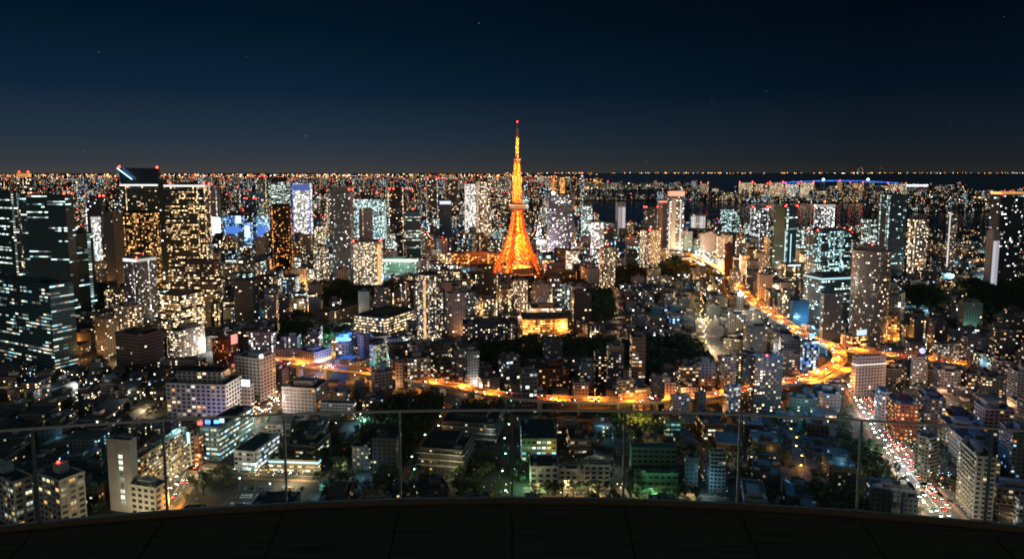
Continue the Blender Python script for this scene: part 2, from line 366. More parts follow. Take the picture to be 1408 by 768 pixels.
def building(name, label, cat, poly, h, style, o=None, group=None, rnd=None):
    o = o or {}; rnd = rnd or random; cx, cyy = poly_center(poly); D = min(p[1] for p in poly)
    pal, wall, glass, P, row, ww, hh, S, cw, fh = ST[style]
    P = o.get('p', P)
    root = empty(name, (cx, cyy, 0)); tag(root, label, cat, group)
    lp = [(p[0]-cx, p[1]-cyy) for p in poly]
    near = D < 800 and not o.get('far')
    wb = MB(); info = wall_faces(wb, lp, 0, h, cw, fh, off_(rnd))
    if near: wm_ = FM0[style]
    else:
        kk = (style, round(P*20))
        if kk not in FMP: FMP[kk] = FM[style] if abs(P - ST[style][3]) < .02 else facade('facade_%s_%02d' % kk, pal, wall, glass, P, row, ww, hh, S)
        wm_ = FMP[kk]
    wb.build('walls', wm_, root)
    rm = M_roof[o.get('roof', rnd.choice((0, 0, 0, 1, 1, 3)))]; wm = wall_mat_for(style)
    if not o.get('noroof'): link('roof', roof_mesh(lp, h, [rm, wm]), root)
    # lit windows as parts of their own on the nearer buildings
    if near:
        cells = []
        for fi, (a, b, nc, nr) in enumerate(info):
            ex, ey = b[0]-a[0], b[1]-a[1]; L = math.hypot(ex, ey); nx, ny = ey/L, -ex/L
            mx_, my_ = (a[0]+b[0])/2 + cx, (a[1]+b[1])/2 + cyy
            if nx*mx_ + ny*my_ > 0: continue
            for r in range(nr):
                k = 0
                while k < nc:
                    run = rnd.randint(2, 6); lr = rnd.random()
                    for q in range(k, min(nc, k+run)):
                        if row*lr + (1-row)*rnd.random() < P*1.25: cells.append((fi, q, r))
                    k += run
        lim = o.get('win', 100)
        rest = []
        if len(cells) > lim: rnd.shuffle(cells); rest = cells[lim:]; cells = cells[:lim]
        ms = WL[pal]
        for fi, q, r in cells:
            a, b, nc, nr = info[fi]; L = math.dist(a, b); ux, uy = (b[0]-a[0])/L, (b[1]-a[1])/L; cwl = L/nc; fhl = h/nr
            s = (q+.5)*cwl; z = (r+.47)*fhl - hh*fhl/2
            rz = math.atan2(uy, ux)
            box_child('window', rnd.choice(ms), root, (a[0]+ux*s+uy*.03, a[1]+uy*s-ux*.03, z), (ww*cwl, .16, hh*fhl), rz)
        if rest:
            q_ = MB()
            for fi, q, r in rest:
                a, b, nc, nr = info[fi]; L = math.dist(a, b); ux, uy = (b[0]-a[0])/L, (b[1]-a[1])/L; cwl = L/nc; fhl = h/nr
                s = (q+.5)*cwl; q_.box(a[0]+ux*s+uy*.03, a[1]+uy*s-ux*.03, (r+.47)*fhl - hh*fhl/2, ww*cwl, .16, hh*fhl, math.atan2(uy, ux), rnd.randrange(len(ms)))
            q_.build('windows', ms, root)['kind'] = 'stuff'
        if style in ('CB', 'CG', 'CY', 'CD', 'PK', 'RB', 'CO') or o.get('balc'):
            # balconies along the widest face that looks this way
            cand = [(math.dist(a, b), a, b) for a, b, nc, nr in info if ((b[1]-a[1])*((a[0]+b[0])/2+cx) - (b[0]-a[0])*((a[1]+b[1])/2+cyy)) < 0]
            if cand and h > 9:
                L, a, b = max(cand, key=lambda t: t[0]); ux, uy = (b[0]-a[0])/L, (b[1]-a[1])/L; nr = info[0][3]; fhl = h/nr
                bm_ = MB(); bl = L*.86
                bm_.box(0, -.55, 0, bl, 1.1, .16); bm_.box(0, -1.05, .16, bl, .09, .85)
                for e_ in (-1, 1): bm_.box(e_*(bl/2-.05), -.5, .165, .09, 1.0, .85)
                me = bm_.mesh('balcony', wm); rz = math.atan2(uy, ux)
                for r in range(1, min(nr, 40)):
                    link('balcony', me, root, ((a[0]+b[0])/2 + uy*.02, (a[1]+b[1])/2 - ux*.02, r*fhl - .1), rz)
    if o.get('upper'):      # a smaller block of storeys on the roof, with its own windows and dark roof
        iu_, uh = o['upper']; up_p = inset(lp, iu_); ub = MB(); inf2 = wall_faces(ub, up_p, h+.2, h+uh, cw, fh, off_(rnd))
        uo = ub.build('upper_storeys', FM[style], root); link('roof', roof_mesh(up_p, h+uh, [M_roof[0], M_dark]), uo)
    for k in range(1, o.get('slabs', 0)+1):     # overhanging floor edges
        sb_ = MB(); sb_.prism(inset(lp, -1.8), -.35, .35); s2_ = link('floor_slab', sb_.mesh('floor_slab', M_conc), root, (0, 0, h*k/(o['slabs']+.6)))
    # rooftop
    L0 = math.dist(lp[0], lp[1]); L1 = math.dist(lp[1], lp[2]); rz = math.atan2(lp[1][1]-lp[0][1], lp[1][0]-lp[0][0])
    if o.get('round'): L0 = L1 = o['round'] * 1.3; rz = 0
    c_, s_ = math.cos(rz), math.sin(rz)
    def at(u, v): return (u*L0*c_ - v*L1*s_, u*L0*s_ + v*L1*c_)
    if o.get('pent', min(L0, L1) > 9):
        ph = o.get('ph', rnd.uniform(2.6, 5)); fu, fv = o.get('pf', (rnd.uniform(.25, .6), rnd.uniform(.25, .6)))
        pu, pv = (0, 0) if 'pf' in o else (rnd.uniform(-.15, .15), rnd.uniform(-.15, .15))
        x, y = at(pu, pv); box_child('penthouse', o.get('pm', wm), root, (x, y, h+.15), (L0*fu, L1*fv, ph), rz)
    else: ph = 0
    if not o.get('bare') and D < 1500:
        for _ in range(rnd.randint(3, 7) if D < 900 else 1):
            x, y = at(rnd.choice((-1, 1))*rnd.uniform(.3, .4), rnd.choice((-1, 1))*rnd.uniform(.3, .4))
            s = min(2.5, L0*.15)
            box_child('cooling_unit', M_unit, root, (x, y, h+.15), (s, min(L1*.15, s*rnd.uniform(1, 2)), rnd.uniform(1.2, 2.2)), rz)
    n = o.get('red', 0)
    rr = max(.8, D*.00105)
    if n:
        for i in range(n):
            p = lp[(i*len(lp))//n] if n > 1 else (0, 0)
            lamp_child('aviation_light', G_red, root, (p[0]*.96, p[1]*.96, h + (ph if n == 1 else 1) + rr), rr*o.get('rs', 1))
    if o.get('band'):       # lit band under the roof line
        bh = o.get('bh', 2.5); bmat = {'w': G_band, 'c': G_cool, 'o': G_orange, 'p': G_pink, 'g': G_green}[o['band']]
        ring = MB(); oo = inset(lp, -.35); ii = inset(lp, -.05); zz = h - bh - .5 + o.get('bz', 0)
        for a in range(len(lp)):
            b = (a+1) % len(lp)
            ring.quad((*oo[a], zz), (*oo[b], zz), (*oo[b], zz+bh), (*oo[a], zz+bh)); ring.quad((*oo[a], zz+bh), (*oo[b], zz+bh), (*ii[b], zz+bh), (*ii[a], zz+bh)); ring.quad((*ii[a], zz), (*ii[b], zz), (*oo[b], zz), (*oo[a], zz))
        ring.build('lit_band', bmat, root)
    root['_h'] = h
    del root['_h']
    return root, lp, at, rz

def solve_box(xl, xs, xr, yt, D, a, h=0, dp=None):
    """corner nearest the viewer at px xs; the right-hand face runs along angle a, the left-hand face at right angles to it"""
    zc = D*ct + (H - h/2)*st; X = (xs-704)/F*zc
    ca, sa = math.cos(R(a)), math.sin(R(a))
    def solve(px, dx, dy):
        t = (px-704)/F; den = dx - t*dy*ct
        L = (t*zc - X)/den if abs(den) > 1e-3 else 30
        return L
    Lr = solve(xr, ca, sa) if xr > xs else (dp or 22)
    Ll = solve(xl, -sa, ca) if xs > xl else (dp or 22)
    if not 5 < Lr < 260: Lr = 30 if Lr < 0 or Lr > 260 else 5
    if not 5 < Ll < 260: Ll = 30 if Ll < 0 or Ll > 260 else 5
    if dp and xs > xl and dp < 0: Ll = min(Ll, -dp)
    p0 = (X, D); p1 = (X + Lr*ca, D + Lr*sa); p3 = (X - Ll*sa, D + Ll*ca); p2 = (p1[0] - Ll*sa, p1[1] + Ll*ca)
    return [p0, p1, p2, p3]
REF = []
def B(name, label, xl, xs, xr, yt, yb, style, a=None, D=None, dp=None, cat='building', ref=None, **o):
    rd = row_depth(yb)
    if D is None or (abs(D-rd)/D < .13 and not o.pop('fix', 0)): D = rd
    if a is None: a = 4 if xs == xl or xs == xr else 35
    mid, fr = (xl+xr)/2, (xs-xl)/(xr-xl)
    if mid < 560 and a < 60 and dp is None:     # left of the view axis the visible flank is the right-hand one
        if fr < .3: xs, a = xr - max(2.5, min(xs-xl, .3*(xr-xl))), 86 - a*.3
        else: a = 64
    if mid > 1000: a = min(a, 26)
    h = top_z(yt, D)
    if o.get('shape') == 'round':
        zc = D*ct + (H-h/2)*st; r = (xr-xl)/2/F*zc; X = ((xl+xr)/2-704)/F*(zc + r)
        n = 28; poly = [(X + r*math.cos(2*math.pi*i/n), D + r + r*math.sin(2*math.pi*i/n)) for i in range(n)]; o['round'] = r
    else: poly = solve_box(xl, xs, xr, yt, D, a, h, dp)
    rnd = random.Random(hash((xl, xr, yt)) & 0xffff)
    root, lp, at, rz = building(name, label, cat, poly, h, style, o, o.get('group'), rnd)
    xs_ = [proj(p[0], p[1], h)[0] for p in poly]
    c = poly_center(poly); ALL.append((poly, c, max(math.dist(c, p) for p in poly), min(xs_), max(xs_), yt, yb, D))
    if ref: REF.append((ref, (xl+xr)/2, (yt+yb)/2, c, xr-xl))
    return root, lp, h, rz
def on_face(root, lp, h, rz, name, mat, u, z, wid, hei, face='r', d=.5, proud=.3):
    """a flat piece fixed on the right-hand ('r') or left-hand ('l') front face; u runs 0..1 from the near corner"""
    a = lp[0]; b = lp[1] if face == 'r' else lp[3]
    L = math.dist(a, b); ux, uy = (b[0]-a[0])/L, (b[1]-a[1])/L
    nx, ny = (uy, -ux) if face == 'r' else (-uy, ux)
    return box_child(name, mat, root, (a[0]+ux*L*u+nx*proud, a[1]+uy*L*u+ny*proud, z), (L*wid, d, hei), math.atan2(uy, ux))
OT, AB, OB = 'office_tower', 'apartment_tower', 'office_building'
G_hot = glow('billboard_white', (.72, .86, 1), 3.2); G_hot2 = glow('billboard_blue', (.08, .28, 1), 1.2)
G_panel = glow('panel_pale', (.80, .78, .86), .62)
G_bedge = glow('edge_blue', (.06, .16, .8), .8)
# ------------------------------------------------------------------ buildings read off the photograph, far left to right
# left cluster of towers
B(OT, 'dark glass tower at the left photo edge with a pale fin at its corner', -30, 24, 27, 262, 440, 'GT', a=20, D=980, ref='left edge glass tower', p=.12)
B(OT, 'slim tower with orange outlined crown and red lamps behind the left edge tower', 28, 44, 46, 238, 330, 'FW', a=10, D=1500, red=2, band='o', bh=8)
B(OT, 'broad dark teal tower left of centre-left cluster with cool lit lower storeys', 33, 44, 106, 268, 440, 'GT', a=8, D=1010, ref='broad dark teal tower', p=.08, red=3, pent=False)
B(OT, 'lower shoulder tower of dark glass with slanting cool window rows beside the broad teal tower', 86, 106, 131, 322, 432, 'GT', a=30, D=1080, p=.32)
B(OB, 'curved dark glass office at the left edge with amber and white window rows', -24, 72, 104, 392, 508, 'GT', a=35, D=760, ref='curved dark glass office', p=.27, ph=3)
B(OT, 'dark blue tower with small red lamps between the broad teal tower and slanted crown tower', 119, 125, 146, 271, 345, 'FC', a=12, D=1650, red=4)
B(AB, 'small pale lit tower with a white top below the dark blue tower', 127, 129, 140, 298, 350, 'WW', a=8, D=1500, band='w', bh=6)
B(AB, 'slim beige gridded apartment tower beside the black dome-topped tower', 145, 158, 172, 293, 398, 'CG', a=40, D=1180, ref='slim beige gridded tower', p=.04)
B(OT, 'tallest far left tower with slanted crown and blue diagonal light line', 169, 172, 223, 233, 345, 'GW', a=5, D=1420, ref='slanted crown tower', p=.22, pent=False, noroof=True)
CROWN = (ALL[-1])
B(AB, 'black tower with domed top and amber windows before the slanted crown tower', 172, 186, 222, 293, 390, 'BK', a=25, D=1180, ref='black dome-topped tower', ph=4, pf=(.7, .7))
B(AB, 'pale gridded apartment tower with a glowing white rim around its flat top', 172, 190, 217, 356, 448, 'CG', a=40, D=1000, ref='white-rimmed apartment tower', band='w', bh=4, p=.22, red=2)
B(OT, 'large warm lit office tower with full columns of bright windows', 229, 236, 292, 254, 382, 'GW', a=6, D=1260, ref='large warm lit office tower', p=.55, red=3, ph=5, band='w', bh=3)
B(OT, 'dim grey tower squeezed against the left side of the large warm office tower', 221, 224, 233, 248, 372, 'FC', a=8, D=1340)
B(OT, 'slim pale slab behind the right shoulder of the large warm office tower', 291, 293, 304, 260, 312, 'WH', a=6, D=2100, p=.1)
B(OB, 'brown office block with warm broken window bands and flat dark roof', 237, 247, 305, 360, 442, 'BR', a=8, D=1060, ref='brown banded office block', ph=2)
B(AB, 'dark gridded apartment block right of the brown banded office block', 322, 330, 356, 386, 446, 'CD', a=15, ref='dark gridded apartment block', p=.10)
B(OT, 'far tower with red lamps along its roof behind the bright blue billboards', 337, 340, 353, 274, 318, 'FC', a=10, D=2300, red=4, rs=.7)
B(OT, 'far slim tower with red window dots left of the domed tower', 355, 358, 368, 244, 290, 'FW', a=10, D=2500, red=2, rs=.7)
B(OT, 'far domed tower with green tinted windows beside the blue framed tower', 370, 374, 400, 250, 296, 'GC', a=8, D=2300, p=.4, ph=14, pf=(.7, .7), ref='far domed tower', pm=M_dark)
t = B(OT, 'blue framed tower with a huge glowing white screen of windows', 403, 406, 430, 252, 322, 'WW', a=6, D=2000, ref='blue framed tower', p=.95)
for u_ in (.02, .98): on_face(*t, 'edge_light', G_bedge, u_, 5, .06, t[2]*.95, 'l')
on_face(*t, 'edge_light', G_bedge, .5, t[2]-22, 1, 20, 'l')
B(AB, 'brown black tower with warm scattered windows left of the gridded crown tower', 372, 378, 403, 284, 374, 'BK', a=14, D=1350, ref='amber windowed brown tower', p=.5, ph=6, pf=(.8, .8), roof=0)
B(OT, 'dark gridded tower with lit crown storeys and red corner lamps', 456, 461, 487, 262, 366, 'CG', a=10, D=1400, ref='gridded crown tower', p=.12, red=3, ph=8, pf=(.8, .8))
B(OB, 'wide black framed office with rows of pale green windows behind the white slabs', 487, 489, 531, 274, 330, 'GC', a=4, D=1900, p=.8)
B(OB, 'beige blank slab building in front of the pale green windowed office', 494, 500, 513, 288, 330, 'PK', a=25, D=1750, p=.04)
t = B(OT, 'office tower with orange lit right edge and red lamps on its roof', 482, 486, 524, 333, 394, 'CY', a=6, ref='orange edged tower', p=.55, red=3, dp=30)
on_face(*t, 'edge_light', G_orange, .93, 4, .1, t[2]*.9, 'r')
B(OT, 'black narrow tower with blue lit strip left of the tower with illuminated cap sign', 555, 558, 578, 291, 356, 'GT', a=5, D=1650, red=1, p=.15, ref='black narrow tower')
t = B(OT, 'blue glass tower wearing a glowing white and blue cap sign', 601, 604, 621, 275, 322, 'GB', a=6, D=2000, p=.1, ref='blue cap sign tower')
on_face(*t, 'cap_sign', G_screen, .5, t[2]-12, .9, 9)
B(AB, 'tall pale apartment tower with countless small windows left of the lattice tower', 655, 658, 675, 250, 320, 'FW', a=8, D=1950, p=.5, ref='tall pale apartment tower')
B(OT, 'grey white lit office slab just left of the tall pale apartment tower', 639, 641, 654, 253, 305, 'WW', a=8, D=2200, p=.75)
B(AB, 'far dark condominium tower with red roof lamps left of the black narrow tower', 536, 541, 560, 261, 318, 'FM', a=15, D=2100, red=4, rs=.7)
B(AB, 'far twin condominium block with red roof lamps right of the black narrow tower', 585, 588, 604, 246, 300, 'FM', a=15, D=2400, red=3, rs=.6)
B(AB, 'far grey condominium behind the blue cap sign tower', 612, 614, 630, 247, 295, 'FW', a=15, D=2600, red=2, rs=.6)
B('hotel', 'curved low hotel glowing orange at its foot with green lit sign on roof', 620, 622, 688, 349, 366, 'OR', a=3, D=1640, ref='orange hotel', p=.5, pf=(.5, .4))
B('sports_hall', 'white floodlit low hall with green glow behind the orange edged tower', 523, 525, 575, 356, 378, 'GR', a=4, ref='floodlit low hall', p=.3, band='w', bh=6)
B(OB, 'dark slab with white gable showing round black openings below the orange hotel', 654, 665, 678, 367, 408, 'BR', a=45, p=.08, ref='round-holed slab')
B(AB, 'small condominium lit warm behind the wooded museum hill', 431, 440, 452, 339, 388, 'CY', a=30, p=.35)
B(AB, 'apartment pair with white vertical light columns and flat canopy roof', 433, 436, 449, 311, 352, 'CY', a=15, D=1600, p=.5)
# right of the lattice tower
t = B(OB, 'broad grey office slab with a blazing white lamp on its roof corner', 752, 754, 788, 268, 318, 'FC', a=4, D=1950, ref='broad grey office slab', p=.22)
lamp_child('flood_lamp', G_white, t[0], (t[1][0][0]+14, t[1][0][1]+4, t[2]+5), 4.5)
B(OT, 'far slim orange tower behind the broad grey office slab', 758, 760, 766, 244, 268, 'OR', a=8, D=3000, far=1, red=1, rs=.6)
B(OT, 'far slim tower with amber windows paired with the slim orange tower', 770, 772, 777, 244, 268, 'OR', a=8, D=3000)
B(OT, 'far needle slim tower with pale violet edge above the waterfront', 798, 799, 803, 240, 276, 'FC', a=8, D=2900, red=1, rs=.6)
B(OB, 'greenish office with lit upper floors beside the white slab tower', 799, 801, 814, 282, 315, 'GC', a=6, D=1950, p=.5)
B(OB, 'bright white windowed office below the greenish office', 812, 814, 830, 306, 345, 'WW', a=6, D=1680, p=.9, ref='bright white windowed office')
t = B(OT, 'blank white slab tower glowing pale violet beside the bay', 846, 849, 860, 279, 316, 'WH', a=8, D=2000, p=.02, ref='white slab tower')
on_face(*t, 'glowing_wall', G_panel, .27, 8, .4, t[2]*.85); on_face(*t, 'glowing_wall', G_panel, .75, 8, .4, t[2]*.85)  # brightness of the blank white wall put in as emission
B(AB, 'brown apartment tower with warm grid windows right of the lattice tower base', 824, 828, 846, 341, 397, 'CY', a=20, ref='brown grid apartment tower', red=1)
B(AB, 'twin slab apartment tower with three red roof lamps at the park edge', 880, 893, 908, 317, 370, 'CY', a=38, ref='twin slab apartment tower', red=3, p=.4)
B(OT, 'black tower with red lamps standing behind the twin slab apartment tower', 885, 888, 907, 286, 330, 'FM', a=10, D=1900, red=4, rs=.8)
t = B(OT, 'tall hotel tower with rose capsule top and bright blue white stripes', 917, 919, 940, 268, 330, 'FC', a=6, D=1750, ref='capsule topped tower', p=.3, band='p', bh=12, bz=10)
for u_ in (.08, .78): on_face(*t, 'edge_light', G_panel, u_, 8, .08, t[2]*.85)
on_face(*t, 'blank_panel', M_unit, .32, 8, .3, t[2]*.9)
B(OT, 'pinkish slab joined to the left of the capsule topped tower', 904, 906, 917, 276, 330, 'PK', a=6, D=1780, p=.2, band='p', bh=4)
t = B(OB, 'low white building with vertical fins right of the capsule topped tower', 948, 950, 970, 295, 316, 'WH', a=5, D=2350, p=.1, ref='white finned building')
for i in range(12): on_face(*t, 'fin_light', G_band, .04+i*.083, 6, .03, t[2]*.8)
B(OB, 'office with white green window rows by the water', 990, 992, 1016, 288, 316, 'GC', a=6, D=2200, p=.7)
B(OT, 'office tower with white rows and red roof lamps before the bay', 1031, 1034, 1058, 286, 320, 'FC', a=6, D=2000, p=.6, red=3, rs=.8)
B(OB, 'pink grey blank walled block near the glowing interchange', 962, 965, 984, 322, 352, 'PK', a=8, D=1800, p=.08)
B(OB, 'pink grey striped block beside the glowing interchange', 985, 987, 1007, 325, 356, 'PK', a=6, D=1750, p=.5, ref='pink striped block')
B(AB, 'slim dark red slab tower in front of the pink striped block', 996, 1001, 1008, 336, 388, 'RB', a=40, D=1420)
B(AB, 'pink beige apartment slab left of the curving orange expressway', 1003, 1010, 1018, 372, 402, 'PK', a=40, p=.25)
B(OB, 'white blue lit block with bright side wall at the foot of the brown grid tower', 798, 808, 824, 370, 392, 'WH', a=12, p=.1, D=1330)
B('visitor_centre', 'low orange lit building right beside the lattice tower feet', 746, 750, 792, 373, 384, 'OR', a=-8, D=1420, p=.3, ref='low orange building')
B(OB, 'office with teal lit floors and flat roof beyond the expressway bend', 1062, 1064, 1108, 312, 345, 'GC', a=4, D=1800, p=.5)
t = B(OT, 'black tower with blue edge strips and red lamps before the bay', 1063, 1078, 1095, 285, 356, 'GT', a=30, D=1450, red=3, rs=.8, ref='black blue-edged tower')
on_face(*t, 'edge_light', G_cool, .1, 10, .06, t[2]*.6); on_face(*t, 'edge_light', G_cool, .55, 10, .05, t[2]*.55)
B(OT, 'tower with white glowing crown rim at the water edge', 1118, 1121, 1147, 281, 320, 'FC', a=5, D=1900, p=.6, band='w', bh=6, red=1, ref='white crowned tower')
B(OT, 'broad office tower with dense rows of white windows and red roof lamps', 1108, 1122, 1168, 318, 382, 'GC', a=12, D=1270, ref='dense white windowed office', p=.75, red=4, ph=4, pf=(.8, .8))
B(OB, 'wide low office with dark overhanging roof and white lit band', 1104, 1128, 1172, 382, 446, 'GC', a=14, D=1050, ref='dark roofed office', p=.3, band='c', bh=2.5, pf=(.8, .7), ph=3)
B(AB, 'round grid fronted apartment tower with one red lamp on top', 1171, 1190, 1220, 347, 474, 'CB', D=850, shape='round', ref='round grid apartment tower', p=.2, red=1, ph=7, pf=(.8, .8), far=1)
B(OT, 'tall tower split into bright storeys on the left and dark ribs', 1205, 1221, 1245, 268, 348, 'GC', a=20, D=1400, ref='split bright ribbed tower', p=.35, ph=3)
B(OT, 'short dark tower with pale green window stack right of the white crowned tower', 1182, 1192, 1206, 302, 345, 'GC', a=12, D=1600, p=.4)
B(OB, 'dark block with white vertical light line right of the split ribbed tower', 1246, 1258, 1275, 302, 348, 'FW', a=20, D=1500, p=.3)
t = B(OT, 'slim tower with a white lit vertical column near the harbour', 1300, 1303, 1315, 288, 342, 'CD', a=12, D=1550, ref='white column tower')
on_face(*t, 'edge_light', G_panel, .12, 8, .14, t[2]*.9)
B(OT, 'broad tower at the right edge crowned with orange lamps above dark cap', 1358, 1372, 1404, 268, 352, 'FC', a=10, D=1350, ref='orange crowned tower', p=.2, band='o', bh=4, bz=6, red=2, ph=5)
t = B(OB, 'blank white panelled building with a glowing gap in front of the orange crowned tower', 1354, 1364, 1373, 319, 352, 'WH', a=12, D=1300, p=.0, ref='white panelled building')
on_face(*t, 'glowing_wall', G_panel, .27, 5, .42, t[2]*.8); on_face(*t, 'glowing_wall', G_panel, .75, 5, .42, t[2]*.8)  # emissive sheets give the blank wall its pale brightness
t = B(OB, 'pinkish tower slab with white lit corner strip right of the pink striped block', 1050, 1056, 1075, 327, 372, 'PK', a=12, D=1450, p=.35, ref='pinkish corner-lit slab')
on_face(*t, 'edge_light', G_band, .75, 5, .06, t[2]*.85)
t = B(OB, 'warm lit low block with a blue white sign along its roof edge', 1070, 1080, 1114, 364, 386, 'YL', a=10, D=1320, p=.6)
on_face(*t, 'roof_sign', G_screen, .35, t[2]-3, .5, 3)
t = B(OB, 'block wearing glaring white billboards right of the large warm office tower', 292, 304, 306, 298, 322, 'BD', a=8, D=1850, p=.5)
on_face(*t, 'billboard', G_hot, .5, t[2]*.5, .95, t[2]*.48, 'l')
t = B(OB, 'wide block washed in bright blue behind the amber windowed brown tower', 308, 334, 337, 297, 320, 'BD', a=8, D=1900, p=.9)
on_face(*t, 'billboard', G_hot2, .5, t[2]*.5, .8, t[2]*.2, 'l'); on_face(*t, 'billboard', G_hot, .2, t[2]*.8, .25, t[2]*.2, 'l')
t = B(OB, 'small block with a cool white billboard beneath the dark blue washed blocks', 336, 345, 348, 306, 326, 'BD', a=8, D=1750, p=.8)
on_face(*t, 'billboard', G_hot, .5, t[2]*.6, .7, t[2]*.3, 'l')
t = B(OB, 'blue and white glowing block at the foot of the far domed tower', 352, 368, 371, 297, 316, 'BD', a=8, D=1950, p=.9)
on_face(*t, 'billboard', G_hot2, .5, t[2]*.3, .8, t[2]*.4, 'l')
# middle band
B('museum', 'broad dark museum block with colonnade of warm lights and lit courtyard', 487, 530, 572, 438, 462, 'BR', a=38, ref='dark museum block', p=.8, roof=0, ph=2, pf=(.5, .5))
B('museum', 'long low dark wing running left of the museum block', 434, 452, 492, 430, 446, 'BR', a=8, roof=0, p=.15, D=1010)
t = B(AB, 'tall apartment tower with a yellow lit balcony stripe down its corner', 572, 586, 607, 379, 470, 'CD', a=42, ref='yellow striped apartment tower', p=.35)
for k in range(28): on_face(*t, 'window', G_orange, .12, 4+k*(t[2]-9)/28, .18, 2.0, 'l', .5, .6)
B(AB, 'pale condominium with warm stacked windows behind the long dark slab', 684, 690, 705, 398, 432, 'CY', a=25, D=1180)
B(AB, 'pale short condominium right of the long dark slab building', 660, 664, 684, 412, 440, 'CY', a=20, D=1120)
B(OB, 'long dark low slab with scattered warm windows across the middle', 632, 636, 712, 446, 470, 'DK', a=3, ref='long dark slab', p=.3, roof=0)
B('hotel', 'stepped terrace building blazing orange yellow on every floor', 715, 719, 780, 440, 460, 'OR', a=4, ref='stepped orange building', p=.95, ph=1, pent=False)
B('hotel', 'upper setback storeys of warm lit rows above the stepped terrace building', 728, 731, 772, 424, 440, 'YL', a=4, D=1010, p=.9, ph=4, pf=(.5, .6))
B(OB, 'plain brown office with pairs of lit windows beside the stepped orange building', 786, 789, 813, 403, 446, 'BR', a=6, ref='plain brown office', p=.25)
B(OB, 'red brown brick block standing before the orange expressway', 733, 736, 783, 508, 536, 'RB', a=4, ref='red brown brick block', p=.3, roof=0)
B(AB, 'blue grey condominium with speckled windows rising beside the brick block', 714, 717, 739, 513, 568, 'FC', a=8, ref='blue grey condominium', p=.2, far=1)
B(AB, 'beige apartment building with tall square stair turret by the expressway', 848, 850, 871, 524, 567, 'CB', a=10, ref='turreted beige apartments', p=.2, ph=12, pf=(.32, .4))
B('pagoda_building', 'yellow glowing stepped building with a pointed finial', 869, 873, 894, 535, 566, 'OR', a=8, ref='yellow glowing stepped building', p=.95, ph=6, pf=(.5, .5))
B(AB, 'dark condominium dotted with round white lights right of the glowing stepped building', 893, 896, 914, 518, 566, 'CD', a=10, ref='white dotted condominium', p=.2)
B(AB, 'small pale condominium with rounded dark roof in front of the expressway', 921, 925, 948, 546, 574, 'CG', a=20, p=.2, ph=4, pf=(.7, .6))
B(AB, 'narrow grey slab in front of the expressway', 957, 960, 970, 542, 572, 'DK', a=30, p=.08)
B(AB, 'grey condominium with bright balcony rows just before the expressway', 994, 1002, 1018, 534, 572, 'CG', a=25, p=.45)
t = B(AB, 'tall black condominium with white window dots and a red lamp', 1031, 1037, 1075, 492, 572, 'CD', a=12, ref='tall black condominium', p=.35, red=1, ph=4, far=1)
B(AB, 'brown apartment block with amber stair lights below the white street', 986, 992, 1012, 492, 536, 'CB', a=15, p=.35, ref='brown amber-lit block')
B(AB, 'dark apartment block between the brown block and the tall black condominium', 1022, 1028, 1055, 450, 486, 'DK', a=10, p=.2)
t = B(OB, 'slender white slab carrying a blazing floodlight beside the expressway bend', 1012, 1014, 1022, 407, 430, 'WH', a=10, p=0, ref='floodlit white slab')
lamp_child('flood_lamp', G_white, t[0], (0, -3, t[2]+4), 3.6)
t = B(AB, 'condominium tower topped by a glaring blue lamp left of the interchange', 1101, 1106, 1125, 470, 514, 'BD', a=20, ref='blue lamp condominium', p=.5)
lamp_child('roof_lamp', G_blue, t[0], (0, -4, t[2]+7), 2.8)
B(AB, 'pale gridded apartment tower standing left of the round grid tower', 1127, 1132, 1158, 405, 468, 'CG', a=10, ref='pale gridded apartment tower', p=.14, D=960)
B(AB, 'dark blue flat block with white roof sign above the expressway', 1086, 1090, 1112, 415, 452, 'GB', a=14, p=.05)
B(AB, 'warm lit condominium left of the dark blue flat block', 1069, 1073, 1086, 404, 440, 'CY', a=20, p=.4)
t = B(OB, 'reddish orange lit block with a white rooftop screen by the ramps', 1156, 1172, 1194, 463, 480, 'OR', a=20, ref='white screen block', p=.35, D=905)
on_face(*t, 'roof_screen', G_screen, .55, t[2]+1, .6, 7)
B(OB, 'sloping facade of glowing orange bands right of the round grid tower', 1219, 1221, 1237, 434, 470, 'OR', a=-25, D=930, p=.95, dp=14)
B('hotel', 'beige slab with two lit top windows and white sign band at the ramps', 1171, 1176, 1218, 492, 545, 'PK', a=12, ref='beige ramp-side slab', p=.04, band='w', bh=1.4, bz=-6)
t = B(AB, 'grey tower topped by a violet blue lamp beside the expressway end', 1254, 1258, 1276, 492, 536, 'CG', a=20, ref='violet lamp tower', p=.2)
lamp_child('roof_lamp', G_violet, t[0], (0, -3, t[2]+7), 2.8)
B(AB, 'angled condominium with pinkish wall and white balcony lights', 1281, 1289, 1324, 474, 507, 'CY', a=14, ref='angled pinkish condominium', p=.45)
# left foreground
B(AB, 'beige apartment slab with small windows on its end wall', 131, 147, 161, 440, 490, 'CB', a=60, D=850, p=.2)
B(AB, 'beige rounded apartment block with warm lit windows on the right side', 158, 176, 196, 422, 488, 'CB', a=50, D=900, ref='beige rounded apartment block', p=.5)
B(OB, 'dark brown low office with a sloping roof and few lit windows', 159, 192, 225, 462, 508, 'BR', a=45, ref='dark brown low office', p=.1, roof=0)
B(OB, 'office with dark glass left side and blazing yellow window rows on right', 221, 246, 282, 407, 458, 'YL', a=30, ref='yellow banded office', p=.75, roof=0, ph=4, pf=(.6, .6))
B(OB, 'narrow block with warm lit floors beside the yellow banded office', 282, 290, 307, 419, 452, 'YL', a=20, p=.4)
B(AB, 'slim condominium with pale stair column below the yellow banded office', 230, 246, 282, 456, 494, 'CB', a=35, D=880, p=.4)
B(AB, 'grey condominium with white gridded balconies above the glowing school', 342, 346, 380, 458, 494, 'CG', a=10, ref='grey balcony condominium', p=.3)
